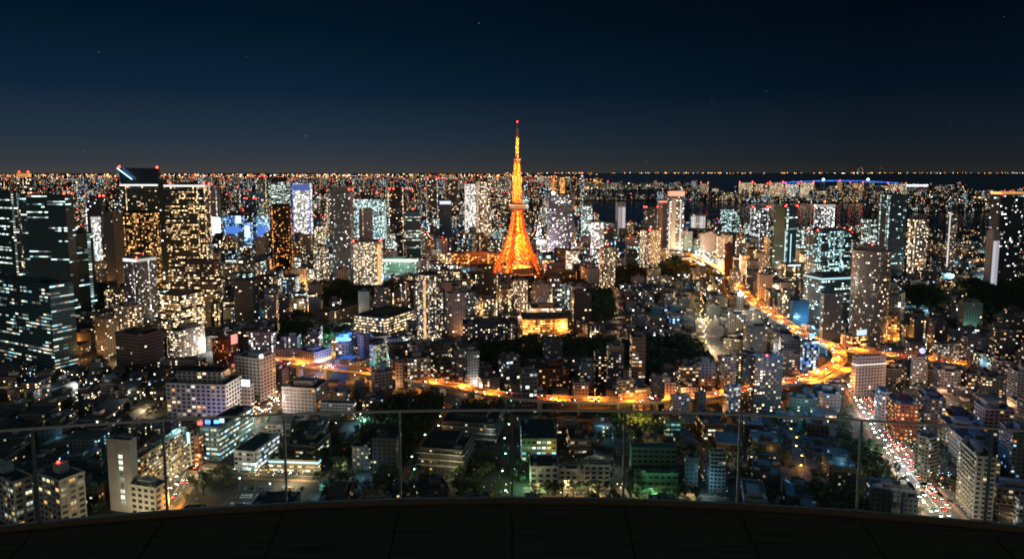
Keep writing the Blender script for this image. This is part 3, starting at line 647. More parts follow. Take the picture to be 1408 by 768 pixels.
B('hospital_block', 'long white block with deep square windows and a dark upper storey', 229, 311, 333, 530, 580, 'WH', a=84, D=655, ref='long white block', p=.2, roof=0, pent=False, upper=(7, 10), bare=1)
t = B(OB, 'white gridded block with a small blue white lamp on its corner', 323, 358, 379, 494, 552, 'WH', a=70, D=700, ref='white gridded corner block', p=.1)
lamp_child('corner_lamp', G_screen, t[0], (t[1][0][0]+1, t[1][0][1]+2, t[2]+2.5), 2.4)
t = B(OB, 'narrow beige stair block holding a bright white billboard near the long white block', 331, 345, 349, 530, 566, 'PK', a=75, D=668, p=0)
on_face(*t, 'billboard', G_screen, .5, t[2]-1, .9, 6.5, 'l')
t = B(OB, 'rust orange lit building with glowing red white billboard up the hill', 292, 314, 328, 470, 502, 'RB', a=45, D=800, p=.3)
on_face(*t, 'billboard', G_pink, .6, t[2]-4, .6, 11, 'r')
B('school_building', 'pink two storey school with orange light under its eaves', 405, 432, 455, 486, 508, 'PK', a=60, ref='pink school', p=.0, band='o', bh=3.5, bz=-8)
B('school_building', 'left wing of the pink school with orange lit ground floor', 376, 400, 404, 482, 504, 'PK', a=80, p=.0, band='o', bh=3.5, bz=-8)
B(OB, 'beige hotel with dark crumpled roof and a row of lit windows', 388, 434, 452, 535, 578, 'PK', a=80, D=650, ref='beige dark-roofed hotel', p=.14, roof=0)
B(OB, 'pale blue grey apartment slab with punched windows behind the beige hotel', 478, 492, 508, 500, 528, 'CG', a=62, D=745, ref='pale blue grey slab', p=.1)
B(AB, 'cream stair tower and flats near the blue lamp', 492, 500, 508, 462, 494, 'PK', a=30, p=.1)
t = B(OB, 'white ended building beneath the glaring blue roof lamp', 461, 468, 486, 474, 492, 'WH', a=40, p=.3, ref='blue lamp building')
box_child('roof_sign', G_blue, t[0], (-2, -2, t[2]+3.5), (15, 2, 4.5), .2); lamp_child('roof_lamp', G_blue, t[0], (4, -3, t[2]+10), 2.5)
B(AB, 'balconied condominium with warm windows beside a blank grey slab', 556, 560, 592, 494, 536, 'CB', a=8, ref='warm balconied condominium', p=.45)
B(AB, 'blank grey slab building attached left of the balconied condominium', 544, 546, 556, 500, 540, 'PK', a=6, p=0)
B(AB, 'warm lit courtyard condominium above the blue grey slab', 508, 516, 530, 476, 500, 'CY', a=30, p=.5)
B(OB, 'white stepped block right of the beige hotel', 455, 476, 482, 540, 562, 'CG', a=82, p=.15)
B('warehouse', 'long dark roofed slab receding beside the warm alley', 440, 486, 490, 556, 580, 'CG', a=84, D=640, p=.1, roof=3)
# below the glass
B(OB, 'white office at bottom left with blue lit top floor and a red roof lamp', 48, 83, 118, 662, 726, 'WH', a=62, D=445, ref='bottom left white office', p=.22, red=1, roof=3, ph=6)
B(OB, 'white office cut by the left photo edge with wide lit windows', -30, 20, 47, 664, 726, 'WH', a=60, D=440, p=.3, roof=0)
ST_ = B(AB, 'tall white stair tower slab with a single column of lit windows', 149, 181, 190, 607, 705, 'PL', a=78, ref='tall white stair tower', roof=3, pent=False)
for k in range(9): on_face(*ST_, 'window', WL['warm'][3], .42, 5+k*4.0, .16, 2.6, 'l', .2, .1)
B(OB, 'very long slab with rows of warm balconies receding behind the white stair tower', 186, 195, 258, 630, 690, 'CY', a=85, ref='long receding slab', p=.5, roof=0)
t = B(OB, 'slim building topped by a cyan glowing sign at the road end', 246, 262, 268, 596, 640, 'WH', a=80, D=565, p=0, ref='cyan sign building')
on_face(*t, 'lit_sign', G_cyan, .45, t[2]-7, .7, 8, 'l')
B(OB, 'narrow rust coloured block right of the cyan sign building', 268, 274, 280, 600, 640, 'RB', a=80, D=570, p=.5)
SB_ = B(OB, 'white striped end block of the long dark slab at the junction', 276, 302, 348, 588, 634, 'GC', a=80, D=562, ref='white striped block', p=.6, roof=0, pent=False)
for q_, (ex, m_q) in enumerate(((-9, G_redS), (-3, G_blue), (4, G_blue), (8, G_screen))): box_child('roof_sign', m_q, SB_[0], (SB_[1][0][0]-8+ex*.9, SB_[1][0][1]+3+q_*1.5, SB_[2]+1.5), (3.6, 1, 2.6+.5*(q_ % 2)))
B(OB, 'small plain white block with four little windows beside the orange lane', 180, 214, 232, 672, 712, 'WH', a=74, p=.04, roof=3, ref='small plain white block')
B(OB, 'three storey white block with strip windows beside the car park', 322, 350, 384, 622, 648, 'WW', a=80, D=545, p=.6, ref='strip windowed block', roof=0, pent=False)
B('station_building', 'low market hall with a white glowing eave beside the car park', 370, 372, 440, 634, 650, 'YL', a=2, D=535, ref='glowing eave hall', p=.9, band='c', bh=1.5, pent=False, roof=0)
B(OB, 'dark flat block with warm end wall above the glowing eave hall', 396, 432, 454, 614, 632, 'BR', a=80, D=565, p=.3, roof=0)
B(OB, 'dark square block with lit skylight left of the terraced building', 512, 545, 552, 604, 656, 'DK', a=85, D=530, p=.12, roof=0, ref='skylight block', ph=2.5)
B(OB, 'small dark block with warm ground windows left of the skylight block', 484, 507, 512, 616, 646, 'DK', a=80, D=545, p=.3, roof=0)
B('terraced_building', 'dark terraced building with overhanging pale edged floors', 578, 636, 650, 620, 650, 'DK', a=80, ref='dark terraced building', p=.10, roof=0, slabs=3, upper=(7, 4), pent=False)
B('terraced_building', 'rear block of the dark terraced building with few warm windows', 608, 680, 692, 584, 612, 'DK', a=80, p=.10, roof=0, slabs=3, upper=(9, 4), pent=False)
B('school_building', 'white school block left half with warm glow on its left wall', 728, 729, 768, 642, 672, 'WH', a=0, D=498, ref='white school', p=.05, roof=0, pent=False, dp=40)
B('school_building', 'low white school middle wing behind the street trees', 768, 769, 802, 646, 672, 'WH', a=0, D=499, p=.08, roof=0, pent=False, dp=18)
B('school_building', 'white school right block with plain upper wall', 802.5, 803, 839, 640, 672, 'WH', a=0, D=498, p=.04, roof=0, pent=False, dp=14)
GYM = B('sports_hall', 'school sports hall with a big dark gable roof', 793, 794, 842, 630, 640, 'PL', a=0, D=516, fix=1, p=0, pent=False, dp=58, bare=1, noroof=True, ref='gabled sports hall')
B(OB, 'green lit school annex with a dark red flat roof', 716, 717, 765, 604, 634, 'GR', a=0, D=560, ref='green lit annex', p=.5, roof=0, pent=False, dp=26)
B(OB, 'pale green white building with broken dark windows right of the school', 873, 874, 932, 651, 676, 'GR', a=-2, D=490, ref='pale green building', p=.08, roof=2, dp=16)
B('sports_hall', 'large hall with plain deep green roof behind the pale green building', 866, 868, 930, 616, 650, 'GR', a=-3, D=525, p=0, roof=2, pent=False, dp=48, bare=1, far=1)
B(OB, 'green lit small office among bright trees at the rail', 913, 915, 943, 580, 600, 'GR', a=-4, ref='green lit small office', p=.6, roof=0)
B(OB, 'grey narrow warehouse at lower right of the green roofed hall', 974, 976, 998, 622, 676, 'CG', a=-6, D=500, p=.06, roof=3, pent=False)
B(OB, 'dark long warehouse between the grey warehouse and the green roofed hall', 940, 942, 960, 630, 672, 'DK', a=-4, D=505, p=.1, roof=0)
B(OB, 'small dark block with six warm windows above the orange ravine path', 1028, 1030, 1068, 625, 645, 'DK', a=-6, D=530, p=.3, roof=3)
B(AB, 'pale slab with horizontal floor bands beside the bright avenue', 1258, 1276, 1290, 604, 660, 'CG', a=40, D=500, ref='banded avenue slab', p=.2)
B(AB, 'tall balconied apartment slab at lower right beside the avenue', 1317, 1340, 1368, 628, 712, 'CB', a=-14, D=455, ref='tall lower right apartments', p=.1)
B(AB, 'red brown lit apartment block at the top of the avenue', 1218, 1232, 1262, 556, 604, 'RB', a=-12, D=585, ref='red brown avenue block', p=.5)
B(AB, 'narrow ribbed grey condominium left of the red brown avenue block', 1203, 1212, 1222, 540, 590, 'CG', a=-12, D=600, p=.15)
B(OB, 'small dark flat block in trees near the bottom right', 1194, 1196, 1226, 676, 716, 'DK', a=-12, D=450, p=.05, roof=1)
B(OB, 'grey block with one lit doorway right of the small dark flat block', 1240, 1242, 1262, 684, 716, 'DB', a=-12, D=447, p=.1, roof=1)
B(AB, 'pale round fronted block cut by the right photo edge', 1394, 1400, 1440, 688, 735, 'CG', a=-12, D=430, p=.15)
# ------------------------------------------------------------------ ground, bay and islands (setting)
def sheet(name, pts, z, mat, parent=None):
    m = MB(); m.ngon([(x, y, z) for x, y in pts]); return tag(m.build(name, mat, parent), kind='structure')
M_ground = plain("city_ground", (.030, .034, .036), .9, var=.4, scale=.06, c2=(.010, .014, .015))
M_park = plain("park_soil", (.020, .030, .018), .95, var=.3, scale=.05)
sheet('ground', [(-60000, -200), (60000, -200), (60000, 90000), (-60000, 90000)], 0, M_ground)
m, n, l, b = new_mat('bay_water'); b.inputs['Base Color'].default_value = (.004, .014, .026, 1); b.inputs['Roughness'].default_value = .16
tx = n.new('ShaderNodeTexNoise'); tx.inputs['Scale'].default_value = .05; gg = n.new('ShaderNodeNewGeometry'); l.new(gg.outputs['Position'], tx.inputs['Vector'])
bp = n.new('ShaderNodeBump'); bp.inputs['Strength'].default_value = .6; bp.inputs['Distance'].default_value = 1.5; l.new(tx.outputs[0], bp.inputs['Height']); l.new(bp.outputs[0], b.inputs['Normal'])
M_water = m
def gp(px, py, z=0.0): return ground(px, py, z)
sheet('water', [gp(800, 313), gp(1500, 318), gp(1600, 239.6), gp(700, 239.6), gp(835, 247), gp(800, 262)], .4, M_water)
ISL = [(690, 965, 252, 262), (770, 1012, 267, 276), (930, 1215, 263, 271), (1012, 1200, 258, 279), (1195, 1420, 262, 292), (1140, 1330, 255, 266), (1385, 1500, 292, 318), (1250, 1420, 314, 320)]
for i, (x0, x1, y0, y1) in enumerate(ISL):
    m_ = MB(); P = [gp(x0, y1), gp(x1, y1), gp(x1, y0), gp(x0, y0)]; m_.prism(P, .1, 4 + i*.07); tag(m_.build('island', M_ground), kind='structure')
def is_land(px, py):
    if py > 314: return True
    if py < 239.8: return True
    for x0, x1, y0, y1 in ISL:
        if x0 < px < x1 and y0 < py < y1: return True
    lim = 800 if py > 262 else (800 + (262-py)/15*35 if py > 247 else 700 + (py-239.6)/7.4*135)
    return px < lim

# ------------------------------------------------------------------ lattice tower
TX, TY = ground(711.5, 384)[0], 1490.0
M_steel_r = plain('steel_orange_red', (.75, .16, .03), .45, 0, .1); M_steel_w = plain('steel_pale_orange', (.80, .42, .14), .45, 0, .1)
G_tw = glow('tower_floodlight', (1, .36, .055), 9); G_tr = glow('tower_floodlight_red', (1, .25, .05), 24); G_deckw = glow('deck_windows', (1, .50, .20), .9); G_shaft = glow('shaft_light', (1, .50, .12), 3)
M_barr_ = plain('deck_cladding', (.42, .20, .10), .6)
tw = empty('lattice_tower', (TX, TY, 0)); tag(tw, 'tall four legged steel lattice tower glowing orange with red tipped antenna', 'tower')
TH = 321.0
def half(z):            # half width of the tower at height z
    if z < 150: t = z/150.; return 8.5 + 35.5*(1-t)**1.75
    if z < 250: return 8.5 - 4.2*((z-150)/100.)
    return 4.3 - 1.8*(z-250)/20. if z < 270 else 1.9
ROT = R(24); cR, sR = math.cos(ROT), math.sin(ROT)
def tp(x, y, z): return (x*cR - y*sR, x*sR + y*cR, z)
levels = [0, 18, 36, 52, 67, 81, 94, 106, 117, 127, 136, 143]
up = [158 + i*7.1 for i in range(14)]
corners = [(-1, -1), (1, -1), (1, 1), (-1, 1)]
def seg_mat(z): return M_steel_r if (z < 150 and z > 96) or 243 < z < 256 else M_steel_w
for sx_, sy_ in corners:
    lg = MB()
    for a, b in zip(levels[:-1], levels[1:]):
        ha, hb = half(a), half(b); wa, wb = 7.0*(1-a/150)+1.6, 7.0*(1-b/150)+1.6
        # each leg is itself a square truss of four chords
        for ox, oy in corners:
            lg.bar(tp(sx_*ha - (ox+1)*sx_*0 + ox*wa/2 - sx_*wa/2, sy_*ha + oy*wa/2 - sy_*wa/2, a), tp(sx_*hb + ox*wb/2 - sx_*wb/2, sy_*hb + oy*wb/2 - sy_*wb/2, b), 1.25, 1.15, 0)
        for q in range(2):
            t0, t1 = q/2, (q+1)/2
            za, zb = a+(b-a)*t0, a+(b-a)*t1; h0, h1 = half(za), half(zb); w0, w1 = 7.0*(1-za/150)+1.6, 7.0*(1-zb/150)+1.6
            for k in range(4):
                o1, o2 = corners[k], corners[(k+1) % 4]
                P = lambda o, h_, w_, z_: tp(sx_*h_ + o[0]*w_/2 - sx_*w_/2, sy_*h_ + o[1]*w_/2 - sy_*w_/2, z_)
                lg.bar(P(o1, h0, w0, za), P(o2, h1, w1, zb), 1.0, m=0)
                lg.bar(P(o2, h0, w0, za), P(o1, h1, w1, zb), 1.0, m=0)
    lg.build('leg', [M_steel_r, M_steel_w], tw)
for f_ in range(4):
    br = MB(); c1, c2 = corners[f_], corners[(f_+1) % 4]
    for i, (a, b) in enumerate(zip(levels[:-1], levels[1:])):
        if a < 30: continue
        mi = 0
        P = lambda c, z: tp(c[0]*half(z), c[1]*half(z), z)
        br.bar(P(c1, a), P(c2, a), 1.1, m=mi)
        mid = lambda z, t: tuple(np.array(P(c1, z))*(1-t) + np.array(P(c2, z))*t)
        nn = 2 if a < 90 else 1
        for q in range(nn):
            t0, t1 = q/nn, (q+1)/nn
            br.bar(mid(a, t0), mid(b, t1), 1.25, m=mi); br.bar(mid(a, t1), mid(b, t0), 1.25, m=mi)
    # the arch between two feet
    pts = [tuple(np.array(tp(c1[0]*half(z), c1[1]*half(z), z))*(1-t) + np.array(tp(c2[0]*half(z), c2[1]*half(z), z))*t) for t, z in [(i/12, 4 + 33*math.sin(math.pi*i/12)**.7) for i in range(13)]]
    for p, q in zip(pts[:-1], pts[1:]): br.bar(p, q, 1.6, m=0)
    for p in pts[2:-2]: br.bar(p, (p[0], p[1], 36), .6, m=1)
    br.build('bracing', [M_steel_r, M_steel_w], tw)
us = MB()
for i, z in enumerate(up[:-1]):
    z2 = up[i+1]; mi = 0 if z > 243 else 1
    for k in range(4):
        c1, c2 = corners[k], corners[(k+1) % 4]
        us.bar(tp(c1[0]*half(z), c1[1]*half(z), z), tp(c1[0]*half(z2), c1[1]*half(z2), z2), 1.15, m=mi)
        us.bar(tp(c1[0]*half(z), c1[1]*half(z), z), tp(c2[0]*half(z2), c2[1]*half(z2), z2), .75, m=mi)
        us.bar(tp(c2[0]*half(z), c2[1]*half(z), z), tp(c1[0]*half(z2), c1[1]*half(z2), z2), .75, m=mi)
        us.bar(tp(c1[0]*half(z), c1[1]*half(z), z), tp(c2[0]*half(z), c2[1]*half(z), z), .8, m=mi)
us.build('upper_shaft', [M_steel_r, M_steel_w], tw)
def ringbox(mb, hw, z, h, m=0): mb.prism([tp(-hw, -hw, 0)[:2], tp(hw, -hw, 0)[:2], tp(hw, hw, 0)[:2], tp(-hw, hw, 0)[:2]], z, z+h, m)
dk = MB(); ringbox(dk, 12, 142, 3.0); ringbox(dk, 13.2, 145.02, 1.2); ringbox(dk, 13.2, 149.6, 1.2); ringbox(dk, 13.2, 154.2, 2.0); ringbox(dk, 9, 156.25, 2.4)
main = dk.build('main_deck', [M_barr_], tw)
wn = MB(); ringbox(wn, 12.6, 146.25, 3.3); ringbox(wn, 12.6, 150.85, 3.3); wn.build('deck_windows', G_deckw, main)
dk = MB(); ringbox(dk, 4.6, 247, 1.5); ringbox(dk, 6.0, 248.55, 1.0); ringbox(dk, 6.0, 252.6, 1.4); td = dk.build('top_deck', [M_barr_], tw)
wn = MB(); ringbox(wn, 5.5, 249.6, 2.95); wn.build('deck_windows', G_deckw, td)
es_ = MB(); ringbox(es_, 2.6, 0, 141.5); es_.build('elevator_shaft', [M_steel_r], tw)
sl = MB()
for z in range(6, 140, 7):
    for k in range(4):
        a_ = ROT + k*math.pi/2; sl.octa(math.cos(a_)*3.4, math.sin(a_)*3.4, z, .9)
sl.build('shaft_lights', G_shaft, tw)
an = MB()
for z in range(256, 312, 6):
    for k in range(4):
        c1, c2 = corners[k], corners[(k+1) % 4]; s1, s2 = 2.4-(z-256)*.018, 2.4-(z-250)*.018
        an.bar(tp(c1[0]*s1, c1[1]*s1, z), tp(c1[0]*s2, c1[1]*s2, z+6), .75, m=(z//18) % 2)
        an.bar(tp(c1[0]*s1, c1[1]*s1, z), tp(c2[0]*s2, c2[1]*s2, z+6), .55, m=(z//18) % 2)
an.bar((0, 0, 300), (0, 0, TH+10), 2.2, 1.0, m=0)
an.build('antenna', [M_steel_r, M_steel_w], tw)
lamp_child('aviation_light', G_red, tw, (0, 0, TH+11), 1.3)
# floodlights fixed on the steelwork
lm = MB(); lm2 = MB(); rl = random.Random(3)
for z in list(range(8, 142, 6)):
    for k in range(4):
        c1, c2 = corners[k], corners[(k+1) % 4]
        for t in ([0, .33, .67] if 30 < z else [0, .12, .88]):
            h_ = half(z); p = np.array(tp(c1[0]*h_, c1[1]*h_, z+rl.uniform(-2, 2)))*(1-t) + np.array(tp(c2[0]*h_, c2[1]*h_, z+rl.uniform(-2, 2)))*t
            (lm2 if 95 < z < 142 else lm).octa(p[0]*1.02, p[1]*1.02, p[2], .62 if z < 95 else .5)
for z in np.arange(160, 300, 3.6):
    for k in range(4):
        h_ = half(z) if z < 256 else 2.2; c1 = corners[k]; p = tp(c1[0]*h_*1.05, c1[1]*h_*1.05, z); lm.octa(*p, rl.uniform(.3, .62) if z < 256 else .42)
for z in np.arange(204, 214, 2.2):
    for k in range(4): c1 = corners[k]; lm.octa(*tp(c1[0]*6.8, c1[1]*6.8, z), .9)
lm.build('floodlights', G_tw, tw); lm2.build('floodlights', G_tr, tw)
ft = MB(); ft.box(0, 0, 0, 58, 44, 17, ROT); fb = ft.build('foot_building', plain('foot_wall', (.35, .24, .16), .8), tw)
def point(name, loc, c, e_, r=1.0, parent=None):
    d = bpy.data.lights.new(name, 'POINT'); d.energy = e_; d.color = c; d.shadow_soft_size = r
    o = bpy.data.objects.new(name, d); col.objects.link(o); o.location = loc
    if parent is not None: o.parent = parent
    return o
OC, RC = (1, .27, .035), (1, .18, .02)
for z in (20, 45, 62, 78):
    s = half(z)*.55
    for a_ in range(4): point('tower_lamp', (s*math.cos(a_*1.57+ROT+.78), s*math.sin(a_*1.57+ROT+.78), z), RC, 1.1e5, 1.5, tw)
for z in (100, 112, 124, 136): 
    for a_ in range(2): point('tower_lamp', (6*math.cos(a_*3.14-1.2), 6*math.sin(a_*3.14-1.2), z), RC, 5e4, 1.5, tw)
for z in range(164, 250, 9): point('tower_lamp', (0, -1, z), OC, 2.4e4, 1, tw)
for z in range(258, 312, 9): point('tower_lamp', (0, 0, z), OC, 3e4, .6, tw)
for a_ in range(8):        # ring of floodlights on the ground shining up the outside
    q = ROT + a_*math.pi/4; d = bpy.data.lights.new('tower_spot', 'SPOT'); d.energy = 7e5; d.color = (1, .26, .03); d.spot_size = R(58); d.spot_blend = .6; d.shadow_soft_size = 2
    o = bpy.data.objects.new('tower_spot', d); col.objects.link(o); o.parent = tw; o.location = (92*math.cos(q), 92*math.sin(q), 14)
    v = np.array((-math.cos(q)*80, -math.sin(q)*80, 75.)); 
    import mathutils
    o.rotation_euler = mathutils.Vector(v).to_track_quat('-Z', 'Y').to_euler()
for sgn in (-1, 1):        # two more light the upper shaft from the main deck
    for k in range(4):
        d = bpy.data.lights.new('tower_spot', 'SPOT'); d.energy = 1.6e5; d.color = (1, .45, .12); d.spot_size = R(40); d.spot_blend = .5; d.shadow_soft_size = .5
        if sgn > 0: continue
        c1 = corners[k]; o = bpy.data.objects.new('tower_spot', d); col.objects.link(o); o.parent = tw; p = tp(c1[0]*18, c1[1]*18, 158); o.location = p
        o.rotation_euler = mathutils.Vector((-p[0], -p[1], 60)).to_track_quat('-Z', 'Y').to_euler()

# slanted crown of the tallest far tower, and the hall's gable roof
poly = CROWN[0]; c0 = CROWN[1]; rt = [o for o in scene.objects if o.name.startswith('office_tower') and o.get('label', '').startswith('tallest far left')][0]
lp = [(p[0]-c0[0], p[1]-c0[1]) for p in poly]; hT = top_z(CROWN[5], CROWN[7])
m_ = MB(); hi, lo = 10, 3
o_ = inset(lp, -.3); xm0 = sum(q[0] for q in o_)/4; zt = [hT-6+hi if q[0] < xm0 else hT+2.5 for q in o_]; pl_ = sorted(range(4), key=lambda i: o_[i][1])[:2]; pl_.sort(key=lambda i: o_[i][0])
for a in range(4):
    b_ = (a+1) % 4; m_.quad((*o_[a], hT-30), (*o_[b_], hT-30), (*o_[b_], zt[b_]), (*o_[a], zt[a]))
m_.ngon([(*o_[a], zt[a]) for a in range(4)]); m_.build('roof', plain('crown_glass', (.02, .04, .055), .25), rt)
mm = MB(); a, b_ = o_[pl_[0]], o_[pl_[1]]; y_ = min(a[1], b_[1]) - .8
mm.bar((a[0], y_, zt[pl_[0]]-1), (a[0]+(b_[0]-a[0])*.36, y_, hT-20), 1.3); mm.build('crown_light', glow('crown_blue', (.35, .65, 1), 5), rt)
mm = MB(); mm.bar((a[0]+(b_[0]-a[0])*.05, y_, hT-32), (b_[0], y_, hT-32), 3.0); mm.build('lit_band', G_band, rt)
for k in pl_: lamp_child('aviation_light', G_red, rt, (o_[k][0], o_[k][1], zt[k]+2), 2)
gr, gl, gh, grz = GYM
x0, x1 = min(p[0] for p in gl)-1, max(p[0] for p in gl)+1; y0, y1 = min(p[1] for p in gl)-1, max(p[1] for p in gl)+1; xm = (x0+x1)/2; rh = 4.2
m_ = MB()
m_.quad((x0, y0, gh), (xm, y0, gh+rh), (xm, y1, gh+rh), (x0, y1, gh)); m_.quad((xm, y0, gh+rh), (x1, y0, gh), (x1, y1, gh), (xm, y1, gh+rh))
m_.quad((x0, y0, gh-.3), (x0, y1, gh-.3), (xm, y1, gh+rh-.3), (xm, y0, gh+rh-.3)); m_.quad((x1, y0, gh-.3), (xm, y0, gh+rh-.3), (xm, y1, gh+rh-.3), (x1, y1, gh-.3))
m_.build('roof', M_roof[0], gr)
m_ = MB(); m_.ngon([(x0+1, y0+1, gh-.3), (x1-1, y0+1, gh-.3), (xm, y0+1, gh+rh-.6)]); m_.quad((xm-.5, y0-.2, gh+rh+.05), (xm+.5, y0-.2, gh+rh+.05), (xm+.5, y1, gh+rh+.05), (xm-.5, y1, gh+rh+.05)); m_.build('gable', wall_mat_for('WH'), gr)

# ------------------------------------------------------------------ roads
def poly_px(pts, z=0.0): return [ground(x, y, z) for x, y in pts]
def smooth(P, n=6):
    P = [np.array(p, float) for p in P]; out = []
    for i in range(len(P)-1):
        p0 = P[max(0, i-1)]; p1 = P[i]; p2 = P[i+1]; p3 = P[min(len(P)-1, i+2)]
        for k in range(n):
            t = k/n; out.append(.5*((2*p1) + (-p0+p2)*t + (2*p0-5*p1+4*p2-p3)*t*t + (-p0+3*p1-3*p2+p3)*t**3))
    out.append(P[-1]); return out
def normals(P):
    out = []
    for i in range(len(P)):
        d = P[min(i+1, len(P)-1)] - P[max(i-1, 0)]; d = d/np.linalg.norm(d); out.append(np.array((-d[1], d[0])))
    return out
def ribbon(mb, P, a, b, z, m=0):
    Nn = normals(P)
    for i in range(len(P)-1):
        q = [P[i]+Nn[i]*a, P[i]+Nn[i]*b, P[i+1]+Nn[i+1]*b, P[i+1]+Nn[i+1]*a]
        mb.quad(*[(v[0], v[1], z) for v in q], m)
def solid(mb, P, a, b, z0, z1, m=0):
    Nn = normals(P); A = [P[i]+Nn[i]*a for i in range(len(P))]; Bp = [P[i]+Nn[i]*b for i in range(len(P))]
    for i in range(len(P)-1):
        a0, a1, b0, b1 = A[i], A[i+1], Bp[i], Bp[i+1]
        mb.quad((*a0, z1), (*b0, z1), (*b1, z1), (*a1, z1), m); mb.quad((*a0, z0), (*a0, z1), (*a1, z1), (*a1, z0), m)
        mb.quad((*b0, z0), (*b1, z0), (*b1, z1), (*b0, z1), m); mb.quad((*a0, z0), (*a1, z0), (*b1, z0), (*b0, z0), m)
def walk(P, step, start=0.0):
    """points every `step` metres with their direction"""
    out = []; acc = start
    for i in range(len(P)-1):
        d = P[i+1]-P[i]; L = np.linalg.norm(d)
        while acc <= L:
            out.append((P[i] + d*acc/L, d/L)); acc += step
        acc -= L
    return out
M_asph = plain('asphalt', (.038, .038, .040), .85, var=.2, scale=.4); M_walk = plain('pavement', (.14, .085, .06), .85, var=.15, scale=.5); M_line = plain('road_paint', (.7, .7, .66), .7, var=.1)
M_exp = plain('expressway_asphalt', (.13, .115, .10), .8, var=.2, scale=.3); M_barr = plain('expressway_barrier', (.34, .32, .30), .8, var=.2)
ROADS = []   # (points, half width)
def street(px, wd, lines=True, walks=True, z=.05):
    P = smooth(poly_px(px)); ROADS.append((P, wd/2))
    m_ = MB(); ribbon(m_, P, -wd/2, wd/2, z); tag(m_.build('road', M_asph), kind='structure')
    if walks:
        for s in (-1, 1):
            m_ = MB(); a, b = sorted((s*wd/2, s*(wd/2+3))); solid(m_, P, a, b, 0, .16); tag(m_.build('pavement', M_walk), kind='structure')
    if lines:
        m_ = MB(); ribbon(m_, P, -.12, .12, z+.006)
        for off in ([-wd/4, wd/4] if wd > 14 else []):
            W_ = walk(P, 10)
            for p, d in W_:
                nrm = np.array((-d[1], d[0])); c = p + nrm*off
                m_.quad(*[(v[0], v[1], z+.006) for v in (c-nrm*.09-d*2.5, c+nrm*.09-d*2.5, c+nrm*.09+d*2.5, c-nrm*.09+d*2.5)])
        tag(m_.build('road_markings', M_line), kind='structure')
    return P
AV = street([(1172, 520), (1186, 548), (1206, 580), (1232, 622), (1266, 668), (1302, 714), (1335, 760)], 21)
LM = street([(196, 740), (238, 680), (262, 640), (300, 606), (345, 576), (378, 556), (412, 530), (440, 512)], 16)
LX = street([(262, 640), (330, 650), (440, 655)], 12)
CR = street([(1264, 664), (1330, 690), (1420, 712)], 12)
YS = street([(948, 402), (962, 436), (972, 468), (990, 500)], 8, walks=False)
WS = street([(846, 398), (850, 430), (850, 474)], 6, walks=False)
VG = street([(694, 700), (693, 640), (700, 580), (703, 545)], 5.5, walks=False, lines=False)
WG = street([(562, 665), (576, 630), (600, 594), (625, 566)], 9)
FW = street([(734, 306), (742, 325), (752, 346)], 26, walks=False)
CL = street([(740, 470), (850, 476), (990, 500), (1100, 540)], 10, walks=False)
RR = street([(1240, 560), (1300, 575), (1408, 600)], 9, walks=False)
RA = street([(1088, 596), (1098, 630), (1106, 664)], 4, walks=False, lines=False)
WW_ = street([(720, 676), (850, 678), (1000, 690)], 9)
# elevated expressway
DZ = 13.0
EXP = [([(905, 327), (930, 341), (955, 352), (985, 366), (1004, 380), (1020, 400), (1048, 422), (1076, 441), (1102, 458), (1128, 470), (1162, 478), (1200, 485), (1262, 492), (1330, 500)], 19),
       ([(1128, 470), (1147, 479), (1155, 491), (1146, 503), (1124, 514), (1095, 523), (1060, 528), (1012, 538), (960, 545), (900, 549), (820, 550), (740, 547), (680, 541), (617, 529), (560, 518), (500, 509), (440, 503), (378, 497)], 15),
       ([(1108, 527), (1140, 517), (1168, 508), (1215, 500), (1262, 498)], 13)]
expP = []
for k, (px, wd) in enumerate(EXP):
    z = DZ + (0, .35, -.9)[k]
    P = smooth(poly_px(px, z), 8); expP.append((P, wd, z)); ROADS.append((P, wd/2+2))
    m_ = MB(); solid(m_, P, -wd/2, wd/2, z-1.8, z); tag(m_.build('elevated_expressway', [M_exp, M_barr]), kind='structure')
    for s in (-1, 1):
        m_ = MB(); a, b = sorted((s*wd/2, s*(wd/2+.5))); solid(m_, P, a, b, z-1.2, z+1.1); tag(m_.build('expressway_barrier', M_barr), kind='structure')
    m_ = MB(); ribbon(m_, P, -.15, .15, z+.01); ribbon(m_, P, -wd/2+.8, -wd/2+1.0, z+.01); ribbon(m_, P, wd/2-1.0, wd/2-.8, z+.01); tag(m_.build('road_markings', M_line), kind='structure')
    m_ = MB()
    for p, d in walk(P, 36, 5):
        m_.box(p[0], p[1], 0, 2.6, wd*.6, z-1.82, math.atan2(d[1], d[0]))
    tag(m_.build('expressway_piers', M_barr), kind='structure')

